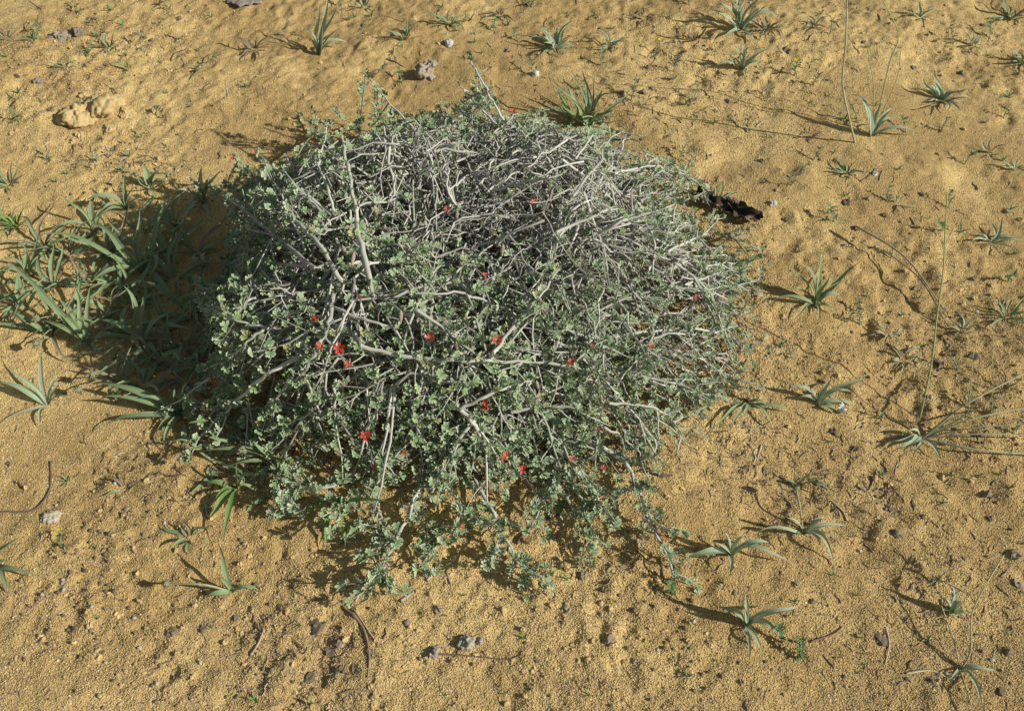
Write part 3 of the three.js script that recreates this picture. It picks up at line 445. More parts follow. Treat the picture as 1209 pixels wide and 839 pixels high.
drawn('strap_leaf_plant', 240, 240, 'silver', [[238, 196, 0.06, 0.012, 4.4], [262, 200, 0.05, 0.016, 4.2], [205, 224, 0.035, 0.025, 4.6], [222, 252, 0.01, 0.024, 4.8], [212, 270, 0.004, 0.03, 4], [218, 208, 0.05, 0.02, 4], [250, 204, 0.05, 0.012, 4.2], [270, 232, 0.03, 0.02, 4], [246, 260, 0.006, 0.02, 3.6]], 'upright silvery rosette against the leafy upper left corner of the shrub');
drawn('strap_leaf_plant', 150, 246, 'green', [[102, 236, 0.025, 0.03, 4.4], [112, 258, 0.006, 0.02, 4], [146, 206, 0.045, 0.012, 4], [160, 220, 0.035, 0.012, 3.8], [120, 250, 0.014, 0.02, 4], [172, 232, 0.02, 0.014, 3.6]], 'small plant with one leaf lying along sand beside brownish flower heads');
{ const [t, b] = drawn('strap_leaf_plant', 178, 222, 'green', [[170, 196, 0.03, 0.012, 4.6], [190, 200, 0.028, 0.012, 4.6], [198, 214, 0.015, 0.012, 4], [160, 210, 0.015, 0.012, 4], [184, 232, 0.004, 0.01, 4]], 'green plant with brown flower heads in upper edge of the shade'); stalk(t, b, [[0, 0, null], [192, 214, 0.03], [198, 206, 0.04]], 0.0012, 0.007, [0.3, 0.24, 0.14]); stalk(t, b, [[0, 0, null], [165, 216, 0.03], [160, 206, 0.035]], 0.0012, 0.006, [0.3, 0.24, 0.14]); }
{ const [t, b] = tuft('strap_leaf_plant', 60, 395, 'green', 60, 7, 0.35, 4, 'straggling plant with several long flower stalks at left edge of shade'); for (const [x, y, h] of [[96, 324, 0.05], [42, 376, 0.035], [42, 404, 0.03], [25, 344, 0.045]]) stalk(t, b, [[0, 0, null], [(x + 60) / 2 + 8, (y + 390) / 2 - 8, h * 0.7], [x, y, h]], 0.0011, 0.0078, [0.24, 0.22, 0.14]); }
{ const [t, b] = tuft('strap_leaf_plant', 140, 450, 'green', 44, 6, 0.25, 4, 'low plant with three pale bud-like heads at the shadow edge'); for (const [x, y, h] of [[108, 442, 0.03], [92, 459, 0.02], [158, 402, 0.05]]) stalk(t, b, [[0, 0, null], [(x + 140) / 2, (y + 450) / 2 - 5, h * 0.8], [x, y, h]], 0.0011, 0.0076, [0.26, 0.22, 0.15]); }
{ const [t, b] = drawn('strap_leaf_plant', 330, 555, 'green', [[240, 532, 0.03, 0.03, 4.6], [262, 550, 0.012, 0.03, 4], [300, 520, 0.05, 0.02, 4.4], [350, 520, 0.06, 0.02, 4], [290, 568, 0.01, 0.02, 4.4], [335, 600, 0.006, 0.02, 3.6]], 'plant hidden beneath shrub with one leaf slanting out and a pale bristly head'); stalk(t, b, [[0, 0, null], [310, 538, 0.03], [286, 530, 0.035]], 0.0012, 0.0078, [0.28, 0.25, 0.16]); }
tuft('strap_leaf_plant', 80, 300, 'green', 50, 8, 0.45, 3.8, 'strap-leaved green tuft standing shaded among the crowded plants left of shrub', 'shaded tufts left of the shrub');
tuft('strap_leaf_plant', 130, 372, 'green', 46, 7, 0.5, 3.8, 'strap-leaved green tuft standing shaded among the crowded plants left of shrub', 'shaded tufts left of the shrub');
tuft('strap_leaf_plant', 205, 445, 'green', 50, 7, 0.5, 3.8, 'strap-leaved green tuft standing shaded among the crowded plants left of shrub', 'shaded tufts left of the shrub');
tuft('strap_leaf_plant', 290, 520, 'green', 46, 6, 0.5, 3.8, 'strap-leaved green tuft standing shaded among the crowded plants left of shrub', 'shaded tufts left of the shrub');
for (const [x, y, r, n, st] of [[30, 322, 62, 7, 0.25], [62, 338, 74, 8, 0.3], [112, 332, 70, 8, 0.35], [150, 362, 74, 8, 0.4], [88, 380, 72, 8, 0.3], [132, 300, 60, 7, 0.4], [196, 384, 70, 7, 0.45], [236, 430, 66, 7, 0.4], [196, 300, 60, 7, 0.5], [248, 474, 60, 7, 0.4], [256, 545, 64, 7, 0.35], [25, 365, 56, 6, 0.25], [170, 270, 56, 7, 0.4], [205, 330, 66, 8, 0.35], [225, 372, 66, 8, 0.35], [232, 300, 60, 7, 0.4], [215, 412, 70, 8, 0.3], [255, 405, 60, 7, 0.4], [182, 430, 66, 8, 0.3], [160, 395, 66, 8, 0.35], [250, 345, 60, 7, 0.4], [262, 440, 60, 7, 0.35], [275, 500, 60, 7, 0.35], [140, 335, 66, 8, 0.35], [50, 290, 60, 7, 0.3], [110, 270, 50, 7, 0.35], [300, 555, 60, 7, 0.35], [230, 525, 50, 6, 0.3], [205, 262, 50, 7, 0.4], [310, 580, 50, 6, 0.3], [170, 455, 56, 7, 0.3]]) tuft('strap_leaf_plant', x, y, 'green', r, n, st, 3.9, 'strap-leaved green tuft standing shaded among the crowded plants left of shrub', 'shaded tufts left of the shrub');
drawn('strap_leaf_plant', -8, 668, 'green', [[22, 634, 0.03, 0.016, 4], [46, 681, 0.014, 0.016, 4.6], [10, 660, 0.02, 0.012, 4], [14, 700, 0.006, 0.012, 4]], 'green blades reaching across open sand from a plant mostly out of view');
tuft('strap_leaf_plant', 146, 577, 'green', 24, 6, 0.35, 3, 'small plant with short splayed leaves amid litter on the sand');
tuft('grass_tuft', 10, 218, 'green', 26, 9, 0.55, 2.2, 'short grassy tuft on sand above the crowded shaded plants', 'grassy tufts at the left edge');
tuft('grass_tuft', 18, 268, 'bright', 34, 18, 0.6, 1.7, 'short grassy tuft on sand above the crowded shaded plants', 'grassy tufts at the left edge');
tuft('grass_tuft', -2, 330, 'green', 30, 8, 0.5, 2.2, 'short grassy tuft on sand above the crowded shaded plants', 'grassy tufts at the left edge');
// behind the shrub
drawn('broad_grass_tuft', 376, 64, 'silver', [[387, -6, 0.10, 0.006, 3.8], [377, 4, 0.09, 0.006, 3.6], [398, 6, 0.08, 0.01, 3.2], [368, 34, 0.05, 0.01, 3], [408, 30, 0.05, 0.02, 3], [410, 50, 0.012, 0.03, 2.8], [395, 40, 0.04, 0.02, 3], [383, 20, 0.07, 0.006, 3], [366, 48, 0.025, 0.01, 2.6], [388, 46, 0.03, 0.012, 3]], 'erect tuft of broad pale blades on bare sand behind the shrub');
tuft('broad_grass_tuft', 693, 146, 'green', 60, 24, 0.72, 3.0, 'dense upright fan of green blades growing against back of the shrub');
tuft('broad_grass_tuft', 676, 148, 'bright', 46, 7, 0.8, 2.2, 'yellow-green blades standing beside the dense green fan behind the shrub');
tuft('strap_leaf_plant', 657, 56, 'silver', 36, 15, 0.5, 3.2, 'grey-green rosette on rough sand behind the dense green fan');
tuft('strap_leaf_plant', 720, 54, 'silver', 30, 7, 0.35, 2.4, 'small thin-leaved rosette next to a yellow flowered seedling');
tuft('strap_leaf_plant', 874, 34, 'silver', 40, 17, 0.6, 3.8, 'big pale rosette, larger of the two standing together on far sand');
tuft('strap_leaf_plant', 906, 36, 'dry', 26, 14, 0.4, 2.4, 'withered brownish clump joined to the big pale rosette');
drawn('strap_leaf_plant', 876, 82, 'silver', [[910, 56, 0.03, 0.014, 3.2], [842, 80, 0.008, 0.022, 3], [866, 52, 0.05, 0.01, 3.2], [885, 56, 0.04, 0.012, 3.2], [850, 66, 0.02, 0.02, 3], [900, 72, 0.015, 0.014, 2.8], [876, 50, 0.05, 0.006, 3], [880, 90, 0.004, 0.008, 2.8]], 'pale spreading rosette with arched leaves, smaller of the two standing together');
{ const [t, b] = drawn('strap_leaf_plant', 1030, 160, 'silver', [[1005, 112, 0.05, 0.035, 3.2], [1088, 158, 0.006, 0.030, 3.4], [1052, 128, 0.03, 0.03, 3.2], [1040, 122, 0.05, 0.01, 3.2], [1056, 140, 0.02, 0.02, 3], [1022, 124, 0.05, 0.014, 3], [1034, 128, 0.04, 0.01, 3]], 'arching rosette with hair-thin flower stalks growing beside the tall bare stem'); stalk(t, b, [[0, 0, null], [1040, 120, 0.05], [1052, 70, 0.12], [1061, 46, 0.15], [1040, -6, 0.24]], 0.0012, 0, [0.30, 0.32, 0.17]); stalk(t, b, [[0, 0, null], [1032, 105, 0.07], [1024, 55, 0.14]], 0.0009, 0, [0.30, 0.32, 0.17]); stalk(t, b, [[0, 0, null], [1060, 90, 0.08], [1064, 60, 0.12]], 0.0008, 0, [0.30, 0.32, 0.17]); }
{ const b = gp(1011, 168); b.y -= 0.004; const t = thing('tall_stalk', b, 'tall bare pale stem rising beside the arching rosette', 'stalk'); stalk(t, b, [[0, 0, null], [1003, 140, 0.05], [995, 98, 0.11], [999, 50, 0.18], [1001, -14, 0.23]], 0.0017, 0, [0.36, 0.33, 0.22]); }
{ const b = gp(1087, 495); b.y -= 0.004; const t = thing('tall_stalk', b, 'tall slender green stem slanting up beside the sprawling wiry plant', 'stalk'); stalk(t, b, [[0, 0, null], [1100, 430, 0.06], [1107, 370, 0.12], [1114, 320, 0.17], [1116, 280, 0.21], [1119, 228, 0.26]], 0.0012, 0, [0.27, 0.32, 0.15]); }
tuft('strap_leaf_plant', 1111, 118, 'silver', 32, 14, 0.5, 3.2, 'woolly whitish rosette casting a dark shadow on smooth far sand');
tuft('strap_leaf_plant', 1169, 180, 'silver', 20, 9, 0.4, 1.8, 'tiny pale tuft with brown specks alone on bare sand', 'tiny pale tufts on bare sand');
tuft('strap_leaf_plant', 1000, 204, 'green', 24, 10, 0.35, 2.8, 'low green rosette below the foot of the tall bare stem');
tuft('grass_tuft', 845, 236, 'green', 36, 9, 0.45, 2.2, 'green grassy tuft beside the black shrivelled leaf');
tuft('strap_leaf_plant', 1170, 286, 'silver', 32, 11, 0.4, 2.8, 'pale rosette with small white bits on the rough sand');
tuft('strap_leaf_plant', 1193, 22, 'green', 34, 14, 0.4, 2.4, 'half seen plant with broad shadow far behind');
tuft('strap_leaf_plant', 1207, 74, 'green', 26, 10, 0.4, 2.4, 'half seen plant on smooth sand with streaky shadow');
drawn('broad_grass_tuft', 962, 358, 'green', [[1019, 308, 0.04, 0.012, 3.6], [969, 290, 0.085, 0.006, 3.4], [950, 312, 0.055, 0.03, 4.4], [908, 358, 0.006, 0.02, 3.6], [930, 320, 0.035, 0.02, 3.4], [992, 348, 0.012, 0.018, 4], [935, 378, 0.003, 0.014, 2.8], [985, 370, 0.004, 0.012, 3.6], [968, 378, 0.003, 0.012, 2.4], [980, 322, 0.05, 0.01, 3], [957, 320, 0.06, 0.008, 3], [925, 340, 0.02, 0.02, 3], [1000, 330, 0.03, 0.016, 3]], 'vigorous green tuft of blades with one long pointed blade, on open sand right of shrub');
drawn('strap_leaf_plant', 966, 476, 'silver', [[1024, 446, 0.03, 0.014, 4.4], [1006, 462, 0.02, 0.02, 3.8], [925, 452, 0.02, 0.02, 3.4], [940, 470, 0.01, 0.014, 3], [982, 446, 0.035, 0.014, 3], [1010, 478, 0.005, 0.014, 3.2], [992, 488, 0.004, 0.012, 4]], 'pale folded leaves splayed over sand with a white papery petal');
drawn('strap_leaf_plant', 884, 476, 'green', [[935, 486, 0.005, 0.018, 3.4], [914, 510, 0.004, 0.022, 3.2], [874, 496, 0.006, 0.02, 3.6], [862, 506, 0.004, 0.02, 3], [905, 478, 0.012, 0.014, 3.6], [836, 508, 0.004, 0.02, 3], [876, 455, 0.035, 0.01, 3]], 'drooping green leaves at right tip of the shrub beside the pale folded leaves');
{ const [t, b] = drawn('sprawling_plant', 1090, 516, 'silver', [[1050, 534, 0.006, 0.012, 3.4], [1056, 520, 0.012, 0.012, 3.4], [1112, 544, 0.003, 0.014, 3.2], [1064, 528, 0.02, 0.012, 3.2], [1070, 508, 0.02, 0.012, 3], [1078, 540, 0.003, 0.01, 3]], 'sprawling wiry plant whose long bare stalks run out of view over the sand');
  for (const [a, c, r] of [[[1140, 478, 0.05], [1230, 430, 0.07], 0.0015], [[1150, 494, 0.03], [1230, 478, 0.04], 0.0014], [[1150, 505, 0.03], [1230, 500, 0.05], 0.0012], [[1150, 530, 0.012], [1230, 537, 0.012], 0.0014], [[1160, 512, 0.02], [1230, 515, 0.02], 0.001]]) stalk(t, b, [[0, 0, null], a, c], r, 0, [0.32, 0.32, 0.20]);
  for (const [a, c] of [[[1145, 470, 0.08], [1150, 410, 0.14]], [[1170, 470, 0.07], [1172, 420, 0.12]], [[1180, 520, 0.015], [1205, 545, 0.01]]]) stalk(t, b, [[0, 0, null], [1140, 490, 0.04], a, c], 0.0007, 0, [0.28, 0.32, 0.16]); }
tuft('strap_leaf_plant', 1067, 424, 'silver', 28, 9, 0.35, 2.4, 'small spidery rosette close to the slender green stem');
tuft('grass_tuft', 1138, 390, 'silver', 28, 8, 0.5, 2.2, 'thin-bladed tuft casting a dark patch on the rough sand');
tuft('grass_tuft', 1189, 374, 'green', 34, 12, 0.5, 2.4, 'fuller green tuft mixed with dry stems on the rough sand');
tuft('grass_tuft', 478, 46, 'green', 24, 9, 0.6, 1.8, 'short narrow grass tuft behind the shrub near the pale grey stone');
tuft('strap_leaf_plant', 300, 58, 'dry', 30, 12, 0.35, 2.2, 'half withered tuft next to the erect broad-bladed tuft');
tuft('grass_tuft', 128, 56, 'green', 26, 8, 0.7, 2.0, 'upright green sprout standing on the raised litter-strewn sand', 'sprouts on the raised sand');
tuft('grass_tuft', 150, 82, 'green', 20, 5, 0.7, 1.6, 'upright green sprout standing on the raised litter-strewn sand', 'sprouts on the raised sand');
tuft('grass_tuft', 76, 78, 'green', 18, 6, 0.5, 1.8, 'upright green sprout standing on the raised litter-strewn sand', 'sprouts on the raised sand');
tuft('grass_tuft', 38, 48, 'green', 20, 6, 0.6, 1.8, 'upright green sprout standing on the raised litter-strewn sand', 'sprouts on the raised sand');
tuft('grass_tuft', 8, 44, 'silver', 24, 7, 0.6, 1.8, 'upright green sprout standing on the raised litter-strewn sand', 'sprouts on the raised sand');
tuft('strap_leaf_plant', 530, 28, 'green', 24, 12, 0.3, 2.6, 'low green cushion of short leaves on far sand behind the shrub');
// feathery sprigs
function sprig(px, py, ex, ey, h, n, bright, label, group, flower) {
  const b = gp(px, py); b.y -= 0.002; let e = plane(ex, ey, h); for (let k = 0; k < 3; k++) e = plane(ex, ey, hgt(e.x, e.z) + h);
  const t = thing('feathery_sprig', b, label, 'plant', group), pts = wobble(b, b.clone().lerp(e, 0.5).add(V(0, 0.006, 0)), e, 6, 0.001), c = bright ? [0.13, 0.24, 0.055] : [0.12, 0.18, 0.085];
  new MB(b).tube(pts, 0.0010, 0.0005, 5, () => [0.24, 0.26, 0.13]).build('stem', M.bark, t);
  const m = new MB(b), s = mPerPx(px, py);
  for (let k = 0; k < n; k++) { const f = ru(0.12, 1) * (pts.length - 1), i = Math.min(pts.length - 2, Math.floor(f)), p = pts[i].clone().lerp(pts[i + 1], f - i), a = ru(0, 6.28), L = s * ru(3, 6.5) * (bright ? 1.5 : 1.1), tip = p.clone().add(V(Math.cos(a) * L, ru(-0.1, 0.7) * L, Math.sin(a) * L)), q = ru(0.8, 1.25); m.strap(p, tip, L * 0.26, L * 0.1, { col: c.map(v => v * q), pale: [0.26, 0.32, 0.18], felt: 0.5, seg: 4, fold: 0.4, twist: 0 }); }
  m.build('leaflets', M.strap, t);
  if (flower) { const fm = new MB(b), p = pts[pts.length - 1]; for (let k = 0; k < 6; k++) { const a = k * 1.047, R = s * 3.6, y = [0.72, 0.56, 0.01]; const o = fm.v(p.x, p.y + 0.001, p.z, y), l = fm.v(p.x + Math.cos(a - 0.4) * R * 0.8, p.y + R * 0.5, p.z + Math.sin(a - 0.4) * R * 0.8, y), r = fm.v(p.x + Math.cos(a + 0.4) * R * 0.8, p.y + R * 0.5, p.z + Math.sin(a + 0.4) * R * 0.8, y), q = fm.v(p.x + Math.cos(a) * R, p.y + R * 0.6, p.z + Math.sin(a) * R, y); fm.t(o, l, q); fm.t(o, q, r); } fm.build('yellow_flower', M.petal, t); }
}
sprig(220, 98, 265, 55, 0.02, 26, 0, 'grey-green sprig leaning flat over smooth sand behind the shrub');
sprig(938, 90, 941, 72, 0.02, 14, 1, 'little sprig topped by one yellow flower beside the pale spreading rosette', null, true);
sprig(76, 650, 70, 627, 0.014, 16, 1, 'little sprig with a yellow flower on open sand beside a pale stone', null, true);
sprig(776, 62, 780, 48, 0.02, 8, 0, 'thin seedling with a tiny yellow flower on far rough sand', null, true);
sprig(942, 782, 948, 755, 0.02, 44, 1, 'bright green feathery sprig below the broad silvery rosette');
sprig(925, 760, 918, 738, 0.02, 28, 1, 'bright sprig caught between leaves of the broad silvery rosette');
sprig(745, 120, 752, 92, 0.03, 22, 0, 'leafy sprig standing beside the dense green fan');
sprig(1103, 690, 1118, 674, 0.016, 12, 0, 'short sprig just above the tiny star-shaped rosette');
sprig(795, 704, 792, 688, 0.014, 36, 1, 'green tufty sprig at the end of the long trailing shrub branch');
for (const [a, b, c, d, n] of [[881, 156, 886, 130, 12], [935, 212, 955, 192, 14], [960, 190, 972, 172, 12], [1111, 156, 1120, 138, 10], [1120, 246, 1122, 226, 14], [630, 92, 626, 66, 14], [710, 78, 712, 58, 12], [440, 92, 455, 76, 16], [1016, 384, 1012, 366, 10], [1052, 305, 1056, 286, 10], [1140, 482, 1150, 462, 10], [1170, 486, 1176, 466, 10], [1196, 512, 1206, 492, 12], [800, 190, 812, 168, 14], [820, 120, 824, 98, 12], [168, 62, 164, 38, 12], [60, 190, 54, 172, 10], [660, 126, 664, 108, 10], [905, 120, 912, 100, 8], [980, 40, 984, 22, 8], [1185, 140, 1192, 122, 8]]) sprig(a, b, c, d, 0.02, n, 0, 'thin leafy sprig scattered on the rough sand behind and right of shrub', 'thin leafy sprigs on the rough sand');
{ const r = rng(515); for (const [x, y, sx, sy, n] of [[900, 110, 300, 110, 12], [600, 50, 230, 50, 8], [1090, 330, 110, 160, 8], [110, 90, 110, 80, 6]]) for (let k = 0; k < n; k++) { const a = x + (r() * 2 - 1) * sx, b = y + (r() * 2 - 1) * sy; if (b < 4 || (a > 380 && a < 780 && b > 110)) continue; sprig(a, b, a + (r() - 0.5) * 26, b - 8 - 16 * r(), 0.01 + 0.014 * r(), 8 + Math.floor(r() * 12), r() < 0.3, 'thin leafy sprig scattered on the rough sand behind and right of shrub', 'thin leafy sprigs on the rough sand'); }
  for (const [x, y, q, n, st] of [[820, 46, 22, 8, 0.4], [960, 30, 20, 7, 0.4], [1085, 20, 22, 8, 0.4], [1150, 52, 20, 7, 0.4], [760, 22, 22, 8, 0.4], [1060, 240, 18, 6, 0.4], [955, 160, 18, 6, 0.4], [1200, 200, 20, 7, 0.4], [590, 18, 20, 7, 0.4], [430, 8, 20, 7, 0.4], [1050, 395, 20, 6, 0.3], [1185, 460, 22, 7, 0.4], [925, 415, 18, 6, 0.3]]) tuft('strap_leaf_plant', x, y, r() < 0.5 ? 'silver' : 'dry', q, n, st, 2, 'tiny pale tuft with brown specks alone on bare sand', 'tiny pale tufts on bare sand'); }
// seedlings
const extraSeeds = []; { const r = rng(616); for (const [x, y, sx, sy, n] of [[950, 130, 250, 120, 22], [560, 45, 240, 40, 12], [1060, 450, 140, 200, 16], [100, 100, 100, 90, 14], [980, 740, 210, 90, 10]]) for (let k = 0; k < n; k++) { const a = x + (r() * 2 - 1) * sx, b = y + (r() * 2 - 1) * sy; if (b > 4 && b < 836 && !(a > 380 && a < 790 && b > 110)) extraSeeds.push([a, b, 0.7 + 0.8 * r()]); } }
for (const [x, y, k] of [...extraSeeds, [670, 684, 1.2], [548, 703, 0.9], [619, 752, 1.2], [525, 821, 1], [598, 818, 1.1], [695, 821, 1], [983, 678, 1.1], [1017, 753, 1], [1013, 795, 0.9], [1103, 583, 0.9], [78, 568, 1.3], [115, 730, 1.1], [250, 741, 0.9], [350, 721, 1], [352, 738, 0.9], [290, 103, 1.3], [165, 162, 1.2], [196, 173, 1], [55, 188, 1.4], [113, 190, 1.5], [144, 202, 1.4], [66, 215, 1.2], [80, 205, 1], [300, 826, 1.6], [365, 832, 1.8], [98, 606, 1], [112, 648, 1.1], [1065, 372, 1], [1085, 352, 1], [1024, 350, 0.9], [1196, 300, 1.1], [560, 50, 1], [600, 30, 1.2], [580, 80, 1], [760, 80, 1], [835, 60, 1], [700, 20, 1.2], [790, 20, 1], [960, 120, 0.9], [985, 180, 1], [1060, 200, 1], [870, 240, 1], [420, 20, 1], [250, 20, 1], [1180, 560, 1], [1200, 660, 1], [930, 800, 0.9], [830, 590, 0.9], [1040, 560, 1], [755, 600, 0.8]]) {
  const b = gp(x, y), m = new MB(b), s = mPerPx(x, y) * k, n = 4 + Math.floor(rnd() * 4); b.y -= 0.001; const a0 = rnd() * 6;
  for (let q = 0; q < n; q++) { const a = a0 + q / n * 6.28 + ru(-0.3, 0.3), L = s * ru(4, 8.5), el = ru(0.2, 1.2), tip = b.clone().add(V(Math.cos(a) * L * Math.cos(el), L * Math.sin(el) + 0.002, Math.sin(a) * L * Math.cos(el))); m.strap(b, tip, L * 0.17, L * 0.12, { ...vary(rnd() < 0.5 ? PAL.bright : PAL.green), seg: 5, fold: 0.4 }); }
  m.tube([b.clone().add(V(0, -0.002, 0)), b.clone().add(V(0, 0.003, 0))], 0.0008, 0.0006, 5, () => [0.2, 0.22, 0.1]);
  single('seedling', m, M.strap, 'tiny green seedling with a few short leaves sprouting from the sand', 'seedling', 'seedlings scattered over the sand');
}

// ---------------------------------------------------------------- stones, clods, twigs, litter
function stone(name, px, py, w, h, col, rough, label, cat, group, det = 9, sink = 0.25) {
  const c = gp(px, py), s = mPerPx(px, py), rx = w * s / 2, ry = h * s / 2, b = c.clone(); c.y += ry * (1 - 2 * sink) * 0.6; const m = new MB(b); m.flat = det < 2; m.lump(c, rx, ry, rx * ru(0.75, 1.05), col, rough, Math.floor(rnd() * 1e6), det); return single(name, m, M.stone, label, cat, group);
}
stone('stone', 551, 759, 18, 15, [0.36, 0.325, 0.26], 0.34, 'faceted grey stone casting a dark shadow on gritty sand near a fine dry stem', 'stone');
stone('stone', 567, 757, 8, 7, [0.34, 0.30, 0.26], 0.25, 'chip of pale rock touching the faceted grey stone', 'stone');
stone('stone', 511, 771, 13, 12, [0.31, 0.27, 0.21], 0.6, 'knobbly grey stone at the end of the fine dry stem', 'stone');
stone('stone', 504, 91, 20, 20, [0.33, 0.29, 0.22], 0.6, 'pale grey ragged stone with a knob on sand behind the shrub', 'stone');
stone('stone', 508, 78, 11, 10, [0.33, 0.29, 0.22], 0.6, 'little pale knob of rock leaning on the ragged grey stone', 'stone');
stone('stone', 293, 1, 30, 10, [0.27, 0.235, 0.19], 0.6, 'flat dark grey stone lying farthest back behind the half withered tuft', 'stone');
stone('stone', 61, 612, 22, 10, [0.44, 0.38, 0.28], 0.32, 'pale flat stone chip beside a yellow flowered sprig', 'stone');
stone('stone', 632, 88, 9, 8, [0.55, 0.52, 0.47], 0.3, 'small whitish pebble on rough sand behind the shrub', 'stone', 'small whitish pebbles');
stone('stone', 530, 52, 10, 9, [0.48, 0.46, 0.44], 0.25, 'small whitish pebble on rough sand behind the shrub', 'stone', 'small whitish pebbles');
stone('stone', 913, 241, 9, 6, [0.52, 0.48, 0.42], 0.3, 'small whitish pebble on rough sand behind the shrub', 'stone', 'small whitish pebbles');
stone('stone', 1033, 206, 6, 6, [0.62, 0.60, 0.55], 0.3, 'small whitish pebble on rough sand behind the shrub', 'stone', 'small whitish pebbles');
stone('stone', 70, 44, 15, 9, [0.27, 0.225, 0.17], 0.7, 'rough dark grey lump among litter on the raised sand', 'stone', 'dark lumps on the raised sand');
stone('stone', 92, 40, 12, 9, [0.20, 0.165, 0.12], 0.7, 'rough dark grey lump among litter on the raised sand', 'stone', 'dark lumps on the raised sand');
stone('stone', 45, 98, 10, 7, [0.25, 0.22, 0.18], 0.42, 'rough dark grey lump among litter on the raised sand', 'stone', 'dark lumps on the raised sand');
// broken crust of sand
const clodMat = new THREE.MeshStandardMaterial({ vertexColors: true, bumpMap: sandBump, bumpScale: 0.0012, roughness: 0.95 });
const SANDC = [0.47, 0.35, 0.16];
for (const [x, y, w, h, l] of [[92, 138, 34, 26, 'large lump of caked sand split off beside a deep crack'], [122, 128, 40, 26, 'broad caked sand slab rising beside the deep crack'], [148, 134, 20, 14, 'small caked sand lump at the end of the broad slab'], [95, 160, 12, 9, 'sand crumb below the large split lump'], [128, 152, 14, 9, 'sand crumb below the broad caked slab'], [100, 114, 14, 9, 'sand crumb behind the split lump of caked sand']]) {
  const o = stone('sand_clod', x, y, w, h, SANDC, 0.34, l, 'clod', null, 13, 0.55); o.material = clodMat;
}
// pebbles and dark crumbs one can pick out
const crumbs = [[1165, 585, 15, 20], [1170, 612, 11, 10], [1200, 655, 18, 15], [1203, 690, 14, 12], [1060, 630, 16, 11], [1190, 770, 16, 13], [995, 290, 9, 8], [1010, 270, 10, 8], [1045, 255, 9, 8], [1000, 240, 12, 9], [1136, 88, 12, 12], [1110, 430, 16, 11], [1150, 420, 16, 12], [985, 510, 11, 9], [905, 555, 11, 8], [1010, 530, 12, 8], [880, 500, 12, 8], [968, 570, 14, 10], [1080, 340, 10, 8], [1025, 235, 8, 8], [480, 735, 10, 9], [518, 720, 14, 10], [505, 782, 8, 7], [670, 720, 10, 9], [720, 755, 14, 11], [742, 765, 8, 8], [665, 735, 6, 6], [750, 780, 7, 6], [690, 680, 12, 8], [205, 745, 14, 10], [240, 742, 10, 7], [375, 740, 22, 14], [390, 770, 20, 12], [365, 800, 20, 12], [400, 790, 14, 10], [330, 770, 9, 7], [400, 760, 12, 10], [75, 690, 11, 8], [120, 770, 8, 7], [150, 600, 8, 7], [12, 548, 9, 12], [130, 630, 9, 8], [330, 700, 9, 7], [300, 690, 8, 7], [280, 730, 10, 8], [870, 700, 11, 9], [795, 640, 8, 8], [1090, 610, 9, 8], [1140, 660, 8, 7], [1050, 600, 12, 8], [940, 690, 8, 8], [960, 710, 10, 9], [1040, 755, 16, 12], [1100, 805, 12, 9], [1180, 815, 14, 12], [760, 110, 10, 12], [766, 80, 10, 9], [770, 105, 8, 8], [735, 110, 9, 9], [860, 120, 10, 8], [930, 60, 14, 10], [900, 190, 9, 8], [955, 250, 9, 8], [930, 260, 8, 7], [1060, 150, 9, 7], [1090, 230, 8, 7], [1190, 250, 9, 8], [1150, 330, 9, 8], [600, 60, 9, 7], [560, 40, 8, 7], [460, 70, 9, 6], [430, 30, 8, 7], [330, 40, 8, 6], [210, 22, 10, 5], [180, 48, 10, 7], [170, 45, 8, 6], [20, 90, 9, 7], [60, 130, 8, 6], [40, 75, 9, 7], [120, 80, 8, 6], [1020, 50, 8, 6], [1080, 80, 8, 6], [1160, 30, 9, 7]];
for (const [x, y, w, h] of crumbs) { const q = rnd(); stone('soil_crumb', x, y, w * 0.72, h * 0.5, mix3([0.14, 0.108, 0.066], [0.31, 0.25, 0.165], q * q), 0.6, 'dark weathered crumb of soil or plant waste lying on sand', 'crumb', 'dark crumbs strewn on the sand', 1, 0.2); }
// dry twigs and stems lying about
function twig(pts, r, col, label, group, name = 'dry_twig') {
  const P = pts.map(([x, y, h = 0]) => { const p = gp(x, y); p.y += r * 0.7 + h; return p; }), c = new THREE.CatmullRomCurve3(P).getPoints(P.length * 6); for (const p of c) p.y = Math.max(p.y, hgt(p.x, p.z) + r * 0.3);
  single(name, new MB(P[0].clone()).tube(c, r, r * 0.55, 5, f => { const q = 0.85 + 0.3 * rnd(); return col.map(v => v * q); }), M.bark, label, 'twig', group);
}
twig([[516, 772], [560, 775], [600, 778], [616, 773]], 0.0011, [0.15, 0.10, 0.08], 'fine dark dry stem between the knobbly stone and a seedling');
twig([[610, 642], [622, 627], [640, 615], [664, 606]], 0.0022, [0.10, 0.075, 0.05], 'dark curved root emerging from sand between two trailing branches');
twig([[757, 532], [762, 552], [774, 560], [792, 562]], 0.0028, [0.17, 0.125, 0.09], 'bent dark dead twig at lower right of the shrub');
twig([[780, 660], [782, 674], [784, 688]], 0.0016, [0.12, 0.09, 0.06], 'short dark root beneath the long trailing branch');
twig([[296, 774], [305, 760], [312, 743]], 0.0019, [0.38, 0.30, 0.20], 'short pale curled dead stem on gritty sand', null);
twig([[60, 545], [58, 580], [40, 602], [0, 604]], 0.0016, [0.15, 0.11, 0.08], 'dark bent stem trailing across sand to the pale stone chip');
twig([[1006, 278, 0.02], [1060, 320, 0.03], [1112, 372, 0.01]], 0.0018, [0.30, 0.26, 0.18], 'long straw-coloured stem slanting over sand toward the slender green stem');
